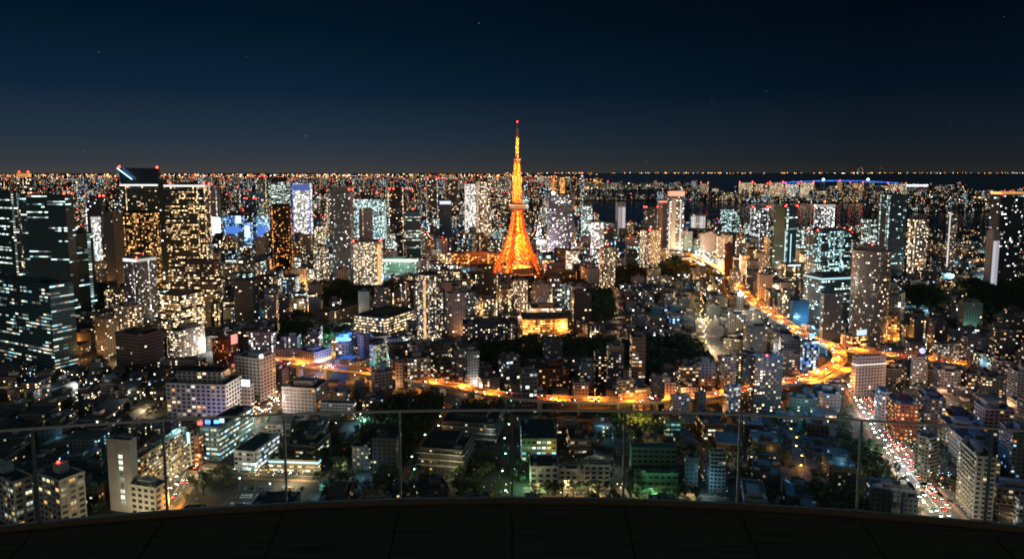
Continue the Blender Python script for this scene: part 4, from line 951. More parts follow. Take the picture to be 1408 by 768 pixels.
# street lamps -----------------------------------------------------------------
lampG = 'street lamps along the lit roads'
M_pole = plain('pole_metal', (.20, .20, .20), .5, .6)
LK = {'o': glow('sodium_lamp', (1, .25, .016), 24000, True, False), 'w': glow('white_lamp', (1, .62, .38), 1500, True, False), 'g': glow('greenish_lamp', (.45, 1, .70), 26, True, False), 'y': glow('yellow_lamp', (1, .62, .26), 2400, True, False), 'p': glow('path_lamp', (1, .36, .05), 45, True, False)}
pole_me, head_me = {}, {}
for hgt in (9, 7):
    q = MB(); q.bar((0, 0, 0), (0, 0, hgt), .26, .14); q.bar((0, 0, hgt-.1), (0, 2.2, hgt+.25), .14, .10); pole_me[hgt] = q.mesh('pole', M_pole)
for k, mt in LK.items():
    q = MB()
    if k in 'gp': q.box(0, 0, -.1, .55, 1.0, .2)
    else:       # flat cut-off lantern: metal hood above, light only from its underside
        q.quad((-.3, .5, -.02), (.3, .5, -.02), (.3, -.5, -.02), (-.3, -.5, -.02)); q.box(0, 0, 0, .8, 1.2, .14, 0, 1)
        for a_, b__, c_, d_ in ((-.4, -.6, .4, -.6), (.4, -.6, .4, .6), (.4, .6, -.4, .6), (-.4, .6, -.4, -.6)): q.quad((a_, b__, -.22), (c_, d_, -.22), (c_, d_, 0), (a_, b__, 0), 1)
    head_me[k] = q.mesh('lamp_head', [mt, M_pole])
HM = {'o': 'orange', 'p': 'orange', 'w': 'white', 'g': 'greenish', 'y': 'yellow'}
nl = 0
def street_lamp(x, y, z, ang, kind, where, hgt=9):
    global nl; nl += 1
    r = empty('street_lamp', (x, y, z), ang); tag(r, '%s street lamp on a bent pole %s' % (HM[kind], where), 'street lamp', lampG + ' ' + where)
    link('pole', pole_me[hgt], r); link('lamp_head', head_me[kind], r, (0, 2.4, hgt+.2))
def lamps_along(P, wd, step, kind, where, z=0.0, hgt=9, both=True, ymax=2500, off=.6):
    for i, (p, d) in enumerate(walk(P, step, step*.4)):
        if p[1] > ymax: continue
        n_ = np.array((-d[1], d[0]))
        for s in ((1, -1) if both else ((1,) if i % 2 else (-1,))):
            q = p + n_*s*(wd/2+off); px, py = proj(q[0], q[1], z)
            if -20 < px < 1430: street_lamp(q[0], q[1], z, math.atan2(-n_[1]*s, -n_[0]*s) - math.pi/2, kind, where, hgt)
for P, wd, z in expP: lamps_along(P, wd, 34, 'o', 'along the orange elevated expressway', z-.1, 9, False, 1800)
lamps_along(AV, 21, 24, 'w', 'beside the bright avenue at lower right', .16)
lamps_along(LM, 16, 24, 'y', 'beside the lit street at lower left', .16, both=False)
lamps_along(LX, 12, 40, 'y', 'by the car park at lower left', .16, 7, both=False)
lamps_along(CR, 12, 26, 'y', 'on the side street at lower right', .16, 7, both=False)
lamps_along(YS, 12, 30, 'y', 'on the yellow lit street right of the park', .05, 7, both=False, off=1.5)
lamps_along(WS, 12, 34, 'w', 'on the white lit street above the park', .05, 7, both=False, off=1.5)
lamps_along(VG, 5.5, 31, 'g', 'on the straight tree lined street at centre', .16, 7, both=False)
lamps_along(WG, 9, 22, 'g', 'on the lane left of the terraced building', .16, 7, both=False)
lamps_along(RA, 6, 19, 'p', 'on the orange path in the lower right trees', .05, 7, both=False)
lamps_along(WW_, 9, 22, 'y', 'in front of the white school', .16, 7, both=False)

# cars -------------------------------------------------------------------------
G_head = glow('headlight', (1, .90, .74), 60); G_tail = glow('tail_light', (1, .04, .02), 40)
CARM = [plain('car_white', (.6, .6, .6), .3, 0, .05), plain('car_black', (.02, .02, .022), .25, 0, .05), plain('car_silver', (.35, .36, .37), .3, .6, .05), plain('car_red', (.35, .03, .03), .3, 0, .05), plain('car_blue', (.03, .06, .2), .3, 0, .05)]
M_tyre = plain('tyre', (.02, .02, .02), .9); M_cg = plain('car_glass', (.01, .012, .015), .1)
cb_me = []
for cm in CARM:
    q = MB(); prof = [(-2.2, .35), (2.25, .35), (2.3, .75), (1.2, .92), (-2.15, .95)]
    for y in (-.88, .88): q.ngon([(x, y, z) for x, z in (prof if y < 0 else prof[::-1])])
    for i in range(5):
        a, b_ = prof[i], prof[(i+1) % 5]; q.quad((a[0], -.88, a[1]), (a[0], .88, a[1]), (b_[0], .88, b_[1]), (b_[0], -.88, b_[1]))
    q.quad((-1.2, -.66, 1.43), (.4, -.66, 1.43), (.4, .66, 1.43), (-1.2, .66, 1.43))
    cb_me.append(q.mesh('body', cm))
q = MB(); lo_, hi_ = [(-1.9, -.8), (1.15, -.8), (1.15, .8), (-1.9, .8)], [(-1.2, -.66), (.4, -.66), (.4, .66), (-1.2, .66)]
for i in range(4):
    j = (i+1) % 4; q.quad((*lo_[i], .93), (*lo_[j], .93), (*hi_[j], 1.42), (*hi_[i], 1.42))
gl_me = q.mesh('window_band', M_cg)
q = MB(); ring_ = [(.32*math.cos(t*math.pi/5), .32*math.sin(t*math.pi/5)) for t in range(10)]
q.ngon([(a, -.11, b_) for a, b_ in ring_]); q.ngon([(a, .11, b_) for a, b_ in ring_[::-1]])
for i in range(10): a, b_ = ring_[i], ring_[(i+1) % 10]; q.quad((a[0], -.11, a[1]), (a[0], .11, a[1]), (b_[0], .11, b_[1]), (b_[0], -.11, b_[1]))
wh_me = q.mesh('wheel', M_tyre)
q = MB(); q.box(0, 0, -.12, .12, .42, .24); hl_me = q.mesh('headlight', G_head); q = MB(); q.box(0, 0, -.12, .12, .42, .24); tl_me = q.mesh('tail_light', G_tail)
def car(x, y, z, ang, where, k, lights=True):
    r = empty('parked_car' if not lights else 'car', (x, y, z), ang); cn = ['white', 'black', 'silver', 'red', 'blue'][k]
    tag(r, '%s car %s' % (cn, where), 'car', 'cars ' + where)
    link('body', cb_me[k], r); link('window_band', gl_me, r)
    for a in (-1.4, 1.4):
        for b_ in (-.8, .8): link('wheel', wh_me, r, (a, b_, .32))
    if lights:
        for b_ in (-.6, .6): link('headlight', hl_me, r, (2.3, b_, .65)); link('tail_light', tl_me, r, (-2.22, b_, .75))
rc_ = random.Random(5)
def cars_on(P, wd, z, gap, where, ymax=1500):
    for s in (-1, 1):
        for ln in (.25, .68):
            for p, d in walk(P, gap, rc_.uniform(0, gap)):
                if rc_.random() < .22 or p[1] > ymax: continue
                n_ = np.array((-d[1], d[0])); q = p + n_*s*wd/2*ln + d*rc_.uniform(-gap*.3, gap*.3); px, py = proj(q[0], q[1], z)
                if not (-5 < px < 1413 and py < 745): continue
                car(q[0], q[1], z, math.atan2(d[1], d[0]) + (math.pi if s > 0 else 0), where, rc_.choice((0, 0, 1, 1, 2, 2, 3, 4)))
cars_on(AV, 20, .06, 11, 'driving with lights on along the bright lower right avenue')
cars_on(LM, 14, .06, 26, 'driving with lights on along the lower left street')
for P, wd, z in expP[:2]: cars_on(P, wd, z+.01, 30, 'with lights on, on the orange elevated expressway', 1250)
# the car park at lower left
LOT = (ground(352, 690), ground(440, 655)); m_ = MB(); lx0, ly0 = ground(298, 700); lx1, ly1 = ground(430, 662)
m_.quad((lx0, ly0, .03), (lx1, ly0, .03), (lx1, ly1, .03), (lx0, ly1, .03)); tag(m_.build('car_park', M_asph), kind='structure')
ROADS.append(([np.array(((lx0+lx1)/2-15, (ly0+ly1)/2)), np.array(((lx0+lx1)/2+15, (ly0+ly1)/2))], 32))
m_ = MB(); yy = ly0 + 6
while yy < ly1 - 4:
    xx = lx0 + 6
    while xx < lx1 - 4:
        m_.quad((xx-.06, yy-2.6, .04), (xx+.06, yy-2.6, .04), (xx+.06, yy+2.6, .04), (xx-.06, yy+2.6, .04))
        if rc_.random() < .55: car(xx+1.35, yy, .05, math.pi/2, 'parked in the floodlit car park at lower left', rc_.randrange(5), False)
        xx += 2.7
    yy += 12
tag(m_.build('road_markings', M_line), kind='structure')
for (px, py) in ((330, 676), (372, 684), (400, 668), (352, 664)): street_lamp(*ground(px, py), 0, R(20), 'g', 'in the car park at lower left', 9)
# ------------------------------------------------------------------ the rest of the city
PARKS = [   # wooded grounds as pixel polygons on the ground
 [(790, 470), (960, 474), (990, 500), (985, 522), (900, 528), (800, 524), (790, 512)],
 [(640, 474), (790, 466), (790, 508), (720, 512), (640, 512)],
 [(430, 392), (545, 392), (572, 426), (500, 430), (440, 426)],
 [(700, 384), (735, 388), (850, 372), (930, 358), (1000, 388), (850, 396), (700, 402)],
 [(704, 404), (742, 404), (742, 420), (704, 430)], [(800, 404), (845, 404), (845, 440), (815, 446)],
 [(720, 340), (800, 350), (800, 366), (740, 362)],
 [(620, 352), (690, 352), (680, 372), (600, 372)],
 [(400, 432), (480, 450), (480, 474), (380, 474)],
 [(1310, 392), (1420, 388), (1420, 440), (1350, 440)], [(1240, 400), (1290, 396), (1300, 430), (1250, 430)],
 [(1150, 600), (1186, 604), (1226, 668), (1205, 676), (1170, 650)], [(1110, 665), (1180, 690), (1180, 712), (1110, 700)],
 [(110, 398), (180, 396), (190, 424), (110, 432)],
 [(560, 548), (610, 552), (600, 600), (552, 640), (470, 655), (500, 590)],
 [(840, 560), (910, 560), (905, 606), (850, 612)], [(640, 560), (700, 552), (700, 600), (640, 600)]]
def inpoly(x, y, P):
    c = False; j = len(P)-1
    for i in range(len(P)):
        if (P[i][1] > y) != (P[j][1] > y) and x < (P[j][0]-P[i][0])*(y-P[i][1])/(P[j][1]-P[i][1]) + P[i][0]: c = not c
        j = i
    return c
for i, P in enumerate(PARKS): sheet('park_ground', [gp(*p) for p in P], .02 + i*.001, M_park)
RP = []
for P, hw in ROADS:
    for i in range(len(P)-1):
        L = np.linalg.norm(P[i+1]-P[i]); k = max(1, int(L/12))
        for q in range(k): RP.append((*(P[i] + (P[i+1]-P[i])*q/k), hw))
RPa = np.array(RP); NPa = np.array([(c[0], c[1], r) for (_, c, r, *_r) in ALL])
def free(x, y, r):
    if np.any(np.hypot(RPa[:, 0]-x, RPa[:, 1]-y) < RPa[:, 2] + r*.62): return False
    for i in np.nonzero(np.hypot(NPa[:, 0]-x, NPa[:, 1]-y) < NPa[:, 2] + r*.72)[0]:
        P = ALL[i][0]
        if inpoly(x, y, P): return False
        for k in range(len(P)):
            a = np.array(P[k-1]); b_ = np.array(P[k]); t = np.clip(((x-a[0])*(b_[0]-a[0]) + (y-a[1])*(b_[1]-a[1]))/((b_-a)@(b_-a)), 0, 1)
            if math.hypot(x-a[0]-t*(b_[0]-a[0]), y-a[1]-t*(b_[1]-a[1])) < r*.66: return False
    return True
OCC = [(a[3], a[4], a[6], a[7]) for a in ALL] + [(680, 742, 380, 1490), (690, 720, 300, 1490)]
rf0 = random.Random(4)
for P, wd, z in expP:
    for p, d in walk(P, 25): 
        px, py = proj(p[0], p[1], z)
        if px > 1075 or rf0.random() < (.42 if px > 600 else .15): OCC.append((px-9, px+9, py, p[1]-wd*.5))
for P, wd in ((AV, 26), (LM, 16), (LX, 12), (VG, 10), (YS, 12), (WS, 12), (WG, 9), (FW, 26)):
    for p, d in walk(P, 12):
        px, py = proj(p[0], p[1], 0); OCC.append((px-wd*.25, px+wd*.25, py+3, p[1]))
for x0_, x1_, y_ in ((825, 950, 307), (940, 1060, 304), (1056, 1180, 311), (1176, 1245, 306), (1245, 1355, 316), (1350, 1430, 300)): OCC.append((x0_, x1_, y_, 1e9))
OA = np.array(OCC)
def min_top(x0, x1, D):
    """the highest (smallest) pixel row this building may reach without hiding a placed one"""
    s = (OA[:, 0] < x1-1) & (OA[:, 1] > x0+1) & (OA[:, 3] > D)
    return OA[s, 2].max() - 3 if s.any() else 0
def zone(px, py, rnd):
    """height and style by district"""
    if px < 250 and py > 500: return rnd.uniform(5, 11), rnd.choice(('DK', 'DK', 'DB', 'DK', 'CD'))
    if px < 330 and py > 430: return rnd.uniform(8, 22), rnd.choice(('DK', 'CB', 'DB', 'CD', 'BR'))
    if 840 < px < 1010 and 395 < py < 480: return rnd.uniform(7, 20), rnd.choice(('DK', 'DK', 'GB', 'DB', 'FC', 'DK'))
    if px > 1230 and py < 470: return rnd.uniform(6, 16), rnd.choice(('DK', 'DK', 'CD', 'DB'))
    if py > 560 and 440 < px < 1200: return rnd.uniform(6, 14), rnd.choice(('DK', 'DK', 'DB', 'BR', 'CG'))
    if py > 540: return rnd.choice((rnd.uniform(8, 22), rnd.uniform(14, 42))), rnd.choice(('DK', 'DB', 'CG', 'CB', 'PK', 'CD', 'CY'))
    if py > 430: return rnd.choice((rnd.uniform(8, 24), rnd.uniform(14, 34), rnd.uniform(28, 62))), rnd.choice(('CB', 'CG', 'DB', 'DK', 'CD', 'CY', 'PK', 'FC', 'BR'))
    if py > 370: return rnd.choice((rnd.uniform(12, 34), rnd.uniform(20, 50))), rnd.choice(('CB', 'CG', 'DB', 'CY', 'CD', 'FM', 'GC', 'PK', 'WH', 'FC', 'YL'))
    if py > 318: return rnd.choice((rnd.uniform(16, 50), rnd.uniform(30, 80))), rnd.choice(('FM', 'FM', 'FC', 'FW', 'CY', 'GC', 'CG', 'PK', 'GB'))
    return rnd.choice((rnd.uniform(18, 50), rnd.uniform(30, 90), rnd.uniform(50, 150) if px < 800 else rnd.uniform(20, 60))), rnd.choice(('FM', 'FM', 'FM', 'FC', 'FW', 'FW', 'GC', 'CD'))
rf = random.Random(21); FILL = []
y = 418.0
while y < 3400:
    cell = (31 if y < 640 else 25) + max(0, (y-700))*.012
    xm_ = (y + 80)*.80
    x = -xm_ + rf.uniform(0, cell)
    while x < xm_:
        cx_, cy_ = x + rf.uniform(-.2, .2)*cell, y + rf.uniform(-.2, .2)*cell
        x += cell * (1 if y < 1500 else 1.15)
        px, py = proj(cx_, cy_, 0)
        if py > 760 or not is_land(px, py) or px < -60 or px > 1470: continue
        if any(inpoly(px, py, P) for P in PARKS): continue
        w_ = rf.uniform(.5, .86)*cell; d_ = rf.uniform(.5, .86)*cell
        if not free(cx_, cy_, max(w_, d_)): continue
        h, stl = zone(px, py, rf)
        if px > 1000 and py < 400 and rf.random() < .35: continue
        if y < 640 and h < 20: w_, d_ = rf.uniform(.42, .7)*cell, rf.uniform(.6, 1.0)*cell
        elif h < 12 and y < 800 and rf.random() < .5: w_ *= rf.uniform(.5, .8); d_ *= rf.uniform(.5, .8)
        ang = R({0: 4, 1: 22, 2: -14}[0 if px < 520 else 1 if px < 760 else 2] + rf.choice((0, 0, 0, 90)) + rf.uniform(-4, 4))
        if 760 < px < 1000: ang = R(rf.uniform(-4, 4))
        half_px = F*max(w_, d_)*.62/(cy_*ct + H*st)
        lim = min_top(px-half_px, px+half_px, cy_ - max(w_, d_)/2)
        if lim > 0:
            hm = top_z(lim, cy_)
            if hm < 3.2: continue
            if h > hm: h = hm*rf.uniform(.7, 1)
        if proj(cx_, cy_, h)[1] < 247: h = top_z(rf.uniform(246, 262), cy_)
        if h > 25 and stl == 'DK': stl = 'CD'
        c, s = math.cos(ang), math.sin(ang)
        poly = [(cx_ + a*c - b*s, cy_ + a*s + b*c) for a, b in ((-w_/2, -d_/2), (w_/2, -d_/2), (w_/2, d_/2), (-w_/2, d_/2))]
        # the corner nearest the viewer comes first
        k = min(range(4), key=lambda i: poly[i][1]); poly = poly[k:] + poly[:k]
        size = 2*half_px*F*h/(cy_*ct + H*st)
        FILL.append((size, poly, h, stl, px, py, cx_, cy_))
    y += cell*.98
FILL.sort(key=lambda t: -t[0])
n_ind = 300 - len(ALL)
print('placed', len(ALL), 'fill', len(FILL), 'individual fill', n_ind)
# words for the generated ones
WALLW = {'CB': 'beige', 'CG': 'grey', 'CY': 'warm lit', 'CD': 'charcoal', 'BK': 'black', 'BR': 'brown', 'RB': 'brick red', 'WH': 'white', 'PK': 'pinkish', 'OR': 'orange lit', 'YL': 'yellow lit',
         'DK': 'dark', 'DB': 'drab', 'FM': 'speckled', 'FW': 'amber speckled', 'FC': 'cool speckled', 'GC': 'white windowed', 'GB': 'blue grey', 'GT': 'teal glass', 'GW': 'warm glass', 'GR': 'green lit'}
def size_word(h): return 'low' if h < 11 else 'mid height' if h < 26 else 'tall' if h < 60 else 'very tall'
ind = []
for size, poly, h, stl, px, py, cx_, cy_ in FILL[:n_ind]:
    mx, my = px, (proj(cx_, cy_, h)[1] + py)/2
    best = min(REF, key=lambda r_: math.hypot((r_[1]-mx), (r_[2]-my)*1.3))
    dx, dy = mx - best[1], my - best[2]
    side = ('right of' if dx > 0 else 'left of') if abs(dx) > abs(dy)*1.0 else ('in front of' if dy > 0 else 'behind')
    kind = 'house' if h < 9 else 'building' if h < 14 else 'apartment_block'
    ind.append([poly, h, stl, px, py, kind, best[0], side, math.hypot(dx, dy)])
from collections import defaultdict
ORD = ['next', 'second', 'third', 'fourth', 'fifth', 'sixth', 'seventh', 'eighth', 'ninth', 'tenth', 'eleventh', 'twelfth']
gd = defaultdict(list)
for it in ind: gd[(it[6], it[7])].append(it)
for (ref, side), its in gd.items():
    its.sort(key=lambda t: t[8])
    for k, it in enumerate(its):
        lab = '%s %s %s' % (size_word(it[1]), WALLW[it[2]], {'house': 'low-rise', 'building': 'building', 'apartment_block': 'block'}[it[5]])
        lab = lab.replace('low drab low-rise', 'drab low-rise').replace('low dark low-rise', 'dark low-rise').replace('low low', 'low')
        it.append('%s, %s %s the %s' % (lab, ORD[k] if k < 12 else 'farthest', side, ref))
seen = set()
for poly, h, stl, px, py, kind, ref, side, dd, lab in ind:
    if lab in seen: lab += ', ' + ('at its upper side' if py < 500 else 'at its lower side')
    seen.add(lab)
    building(kind, lab, 'building', poly, h, stl, {'win': 40, 'red': 1 if h > 60 else 0}, 'smaller city buildings between the landmarks', rf)
# the remaining buildings: one mass
mats = [FM[k] for k in ST]; mi_ = {k: i for i, k in enumerate(ST)}; nm = len(mats); mats += M_roof + [M_conc]
cm_ = MB(); rl_ = MB()
def mass(poly, h, stl, rnd, roofdet=True):
    _, _, _, _, _, _, _, _, cw, fh = ST[stl]
    wall_faces(cm_, poly, 0, h, cw, fh, off_(rnd), mi_[stl])
    ro = nm + rnd.choice((0, 0, 1, 1, 3))
    c = poly_center(poly); L0 = math.dist(poly[0], poly[1]); L1 = math.dist(poly[1], poly[2]); rz = math.atan2(poly[1][1]-poly[0][1], poly[1][0]-poly[0][0])
    if h < 10 and min(L0, L1) < 16 and rnd.random() < .6:      # hipped roof
        t = inset(poly, -.5); q = inset(poly, min(L0, L1)*.42)
        for i in range(4):
            j = (i+1) % 4; cm_.quad((*t[i], h), (*t[j], h), (*q[j], h+2.2), (*q[i], h+2.2), ro)
        cm_.ngon([(*p, h+2.2) for p in q], ro)
    else:
        cm_.ngon([(*p, h) for p in poly], ro)
        if roofdet:
            cm_.prism(inset(poly, -.15), h-.3, h+.05, nm+4, ro)
            for _ in range(rnd.choice((0, 1, 1, 2))):
                cm_.box(c[0]+rnd.uniform(-.22, .22)*L0, c[1]+rnd.uniform(-.22, .22)*L1, h+.05, L0*rnd.uniform(.15, .4), L1*rnd.uniform(.15, .4), rnd.uniform(1.5, 4), rz, nm+4, ro)
for size, poly, h, stl, px, py, cx_, cy_ in FILL[n_ind:]:
    mass(poly, h, stl, rf, cy_ < 1400)
    if h > 55 and rf.random() < .4: rl_.octa(cx_, cy_, h+2, cy_*.0009)
# farther out, to the horizon
yy = 3400.0
while yy < 26000:
    cell = 42 + (yy-3400)*.02; xm_ = yy*.80; x = -xm_ + rf.uniform(0, cell)
    while x < xm_:
        cx_, cy_ = x + rf.uniform(-.4, .4)*cell, yy + rf.uniform(-.4, .4)*cell; x += cell*1.3
        px, py = proj(cx_, cy_, 0)
        if px < -20 or px > 1428 or not is_land(px, py): continue
        w_ = cell*rf.uniform(.3, .7); c, s = math.cos(cx_), math.sin(cx_)
        isl = px > 800
        h = rf.choice((25, 35, 50, 60)) * rf.uniform(.6, 1.5) if not isl else rf.choice((8, 12, 20, 30, 60)) * rf.uniform(.6, 1.3)
        if rf.random() < (.06 if px < 800 else .03): h = rf.uniform(80, 180)
        if isl and py > 240:
            k_ = [I for I in ISL if I[0] < px < I[1] and I[2] < py < I[3]]
            if not k_ and px > 800 and py < 313: continue
            if k_: h = min(h, top_z(k_[0][2] - rf.choice((-1, 0, 0, 1, 4)), cy_))
        tp_ = proj(cx_, cy_, h)[1]
        if tp_ < 240: h = top_z(rf.uniform(240, 246), cy_)
        if h < 3: continue
        w_ = min(w_, 60); poly = [(cx_ + a*c - b*s, cy_ + a*s + b*c) for a, b in ((-w_/2, -w_/2), (w_/2, -w_/2), (w_/2, w_/2), (-w_/2, w_/2))]
        mass(poly, h, rf.choice(('FF', 'FF', 'FF', 'FM', 'FW')), rf, False)
        if h > 60 and rf.random() < .35: rl_.octa(cx_, cy_, h+3, min(9, cy_*.0007))
    yy += cell*1.15
tag(cm_.build('distant_buildings', mats), 'mass of small and distant city buildings filling the land to the horizon', 'buildings', kind='stuff')
tag(rl_.build('distant_red_lamps', G_redS), 'tiny red aviation lamps on the distant rooftops', 'lamps', kind='stuff')
# waterfront condominiums on the islands
def isl_block(label, x0, x1, yt, yb, style, **o): B(AB, label, x0, x0+.5, x1, yt, yb, style, a=3, far=1, **o)
xx = 1016
for i, lab in enumerate(('leftmost waterfront block of the island row', 'second waterfront block from the left on the island', 'third waterfront block from the left on the island', 'fourth waterfront block of the island row', 'rightmost waterfront block of the island row')):
    isl_block(lab + ' with red roof lamps', xx, xx+19, 251 + (i % 2)*2, 272 + (i % 3), ('FW', 'FM')[i % 2], p=.6, red=3, rs=.5); xx += 21
isl_block('island tower cluster with red lamps left of the white lit bridge end', 1168, 1187, 252, 274, 'FM', p=.5, red=4, rs=.5)
isl_block('island block with red lamps under the white lit bridge end', 1220, 1246, 253, 276, 'FM', p=.5, red=4, rs=.5)
isl_block('slim red lit tower beneath the middle of the blue bridge', 1151, 1158, 249, 268, 'RB', p=.8, red=1, rs=.5)
isl_block('small waterfront tower with red lamps left of the island row', 963, 974, 252, 268, 'FM', p=.5, red=3, rs=.5)

# ------------------------------------------------------------------ lights scattered over the city
cl_c = {'warm': glow('far_light_warm', (1, .66, .30), 9), 'orange': glow('far_light_orange', (1, .36, .07), 8), 'white': glow('far_light_white', (1, .95, .85), 9), 'cyan': glow('far_light_cyan', (.5, .9, 1), 8), 'red': glow('far_light_red', (1, .06, .03), 8), 'green': glow('far_light_green', (.45, 1, .5), 6)}
ck = list(cl_c); cl = MB()
def sprinkle(nn, x0, x1, y0, y1, wts, smin, smax, zmax, k=.00055):
    c = 0
    while c < nn:
        c += 1
        px, py = rf.uniform(x0, x1), rf.uniform(y0, y1)
        if not is_land(px, py) or (py > 330 and any(inpoly(px, py, P) for P in PARKS) and rf.random() < .93): continue
        x, y = ground(px, py); r = y*k*rf.uniform(smin, smax)
        z = rf.uniform(.02, 1)**1.5*zmax + 2
        cl.octa(x, y, z, r, rf.choices(range(6), wts)[0])
sprinkle(3400, -10, 830, 239.5, 262, (7, 8, 3, 1, .8, .3), .3, 1.05, 25)
sprinkle(2600, -10, 800, 255, 320, (4, 5, 4, 5, .7, .4), .3, 1.0, 50)
sprinkle(1500, 780, 1420, 250, 320, (5, 3, 5, 1.5, 1, .6), .5, 1.2, 8)
sprinkle(620, 1195, 1420, 264, 290, (4, 4, 6, 1, .5, 2), .6, 1.6, 10)
sprinkle(900, -10, 760, 239.7, 247, (6, 8, 3, .5, .5, .1), .15, .8, 40)
sprinkle(300, 690, 1420, 236.9, 238.2, (5, 5, 2, .2, .8, .1), .5, 1.1, 2, .0004)
sprinkle(2300, -10, 1420, 320, 400, (4, 4, 4, 4, .6, .4), .35, .9, 12)
sprinkle(2600, -10, 1420, 395, 560, (5, 4, 4, 3, .3, .5), .25, .7, 5)
sprinkle(1100, -10, 1420, 560, 735, (4, 3, 5, 3, .3, .8), .2, .5, 4)
# brighter spots where the photograph has them
def blob(px, py, sx_, sy_, nn, wts, smin=.6, smax=1.5, zmax=6):
    for _ in range(nn):
        x_, y_ = rf.gauss(px, sx_), rf.gauss(py, sy_)
        if y_ < 240: continue
        x, y = ground(x_, y_); cl.octa(x, y, rf.uniform(1, zmax), y*.00055*rf.uniform(smin, smax), rf.choices(range(6), wts)[0])
blob(978, 356, 17, 6, 130, (6, 4, 5, 0, 0, 0), .9, 2.3, 16); blob(742, 322, 4, 12, 60, (1, 1, 6, 3, 1, 0)); blob(318, 312, 18, 6, 120, (0, 0, 5, 6, 0, 0), .8, 2, 40)
blob(968, 440, 4, 26, 70, (6, 3, 3, 0, 0, 1)); blob(1080, 445, 22, 14, 70, (5, 3, 4, 0, 0, 2)); blob(400, 420, 28, 10, 60, (4, 5, 2, 0, 0, 1))
blob(640, 425, 12, 8, 40, (2, 6, 1, 1, 1, 0)); blob(98, 525, 18, 8, 40, (1, 2, 5, 2, 0, 0)); blob(55, 548, 22, 8, 30, (3, 4, 2, 0, 0, 0)); blob(355, 566, 14, 10, 60, (3, 2, 6, 1, 0, 0), .8, 1.7)
blob(500, 578, 20, 8, 34, (2, 1, 5, 3, 0, 0), .8, 1.6); blob(1246, 625, 16, 18, 60, (2, 3, 6, 2, 1, 0), .6, 1.4, 9); blob(885, 590, 18, 10, 50, (4, 3, 1, 0, 0, 5)); blob(1290, 665, 10, 14, 40, (3, 3, 4, 2, 1, 0), .6, 1.2, 8)
blob(1165, 520, 12, 8, 40, (4, 5, 3, 0, 1, 0)); blob(1375, 345, 30, 12, 60, (3, 2, 5, 3, 2, 0)); blob(770, 674, 40, 3, 40, (6, 3, 3, 0, 0, 2)); blob(560, 372, 18, 4, 40, (0, 0, 5, 3, 0, 3)); blob(375, 650, 22, 4, 60, (3, 3, 5, 1, 0, 0), .5, 1.1)
tag(cl.build('city_lights', [cl_c[k] for k in ck]), 'countless small lamps and lit windows scattered over the city', 'lights', kind='stuff')

# real light for the brightest places
def spot_light(px, py, z, c, e_): x, y = ground(px, py, z); point('place_light', (x, y, z), c, e_, 2.5)
Wt, Wm, Or, Cy, Gn, Bl = (1, .94, .85), (1, .70, .38), (1, .36, .06), (.5, .9, 1), (.45, 1, .45), (.06, .2, 1)
for a in [(978, 356, 16, Wm, 1.1e6), (958, 350, 14, Wm, 7e5), (992, 362, 20, Or, 9e5), (1000, 372, 18, Or, 8e5), (742, 325, 14, Wt, 1.2e6), (748, 340, 14, (1, .6, .7), 8e5), (318, 312, 30, Cy, 8e5), (350, 300, 40, Cy, 4e5), (362, 562, 14, Wt, 6e4), (345, 578, 12, Wm, 4e4), (300, 600, 12, Wt, 3.5e4),
          (262, 640, 10, Wm, 3e4), (236, 684, 8, Or, 4e4), (165, 712, 8, Wm, 2.5e4), (400, 650, 8, Wm, 2.5e4), (365, 672, 11, Cy, 1.4e4), (1246, 622, 14, Wt, 7e4), (1228, 600, 12, (1, .45, .25), 4e4), (1276, 668, 12, Wm, 4e4), (1305, 700, 12, Wt, 3e4),
          (1190, 552, 14, Wt, 5e4), (475, 470, 34, Bl, 1.1e5), (475, 458, 16, Bl, 6e4), (1113, 462, 85, (.1, .5, 1), 2e5), (1262, 476, 90, (.2, .2, 1), 6e4), (1016, 398, 60, Wt, 3e5), (885, 592, 8, Gn, 3e4), (862, 596, 8, Wm, 2.4e4), (745, 676, 6, Wm, 1.2e4), (800, 678, 5, Wm, 1e4),
          (900, 682, 7, Gn, 2.5e4), (722, 655, 9, Gn, 1.6e4), (738, 440, 8, Or, 1e5), (775, 448, 12, Or, 1.2e5), (640, 424, 14, Or, 1.2e5), (545, 366, 25, (.9, 1, .9), 1.5e5), (245, 590, 34, Cy, 2e4), (282, 572, 12, Bl, 7e3), (325, 494, 24, (1, .3, .15), 3e4),
          (500, 578, 12, Cy, 2.5e4), (1090, 452, 10, Wm, 1.5e5), (968, 430, 12, Wm, 1e5), (975, 470, 10, Wm, 8e4), (400, 424, 12, Wm, 1e5), (100, 528, 10, Wt, 5e4), (80, 690, 12, Cy, 1.5e4), (1166, 524, 16, Or, 2.5e4), (512, 520, 16, Or, 6e4), (430, 512, 16, Or, 6e4),
          (470, 640, 8, Wm, 1e4), (1300, 560, 12, Wm, 5e4), (1330, 600, 12, Wm, 3e4), (880, 566, 20, (1, .55, .1), 5e4), (1100, 632, 6, Or, 1.2e4), (1290, 525, 20, (1, .5, .3), 5e4), (200, 560, 10, Wm, 3e4), (620, 640, 10, Wm, 1e4)]:
    spot_light(*a)

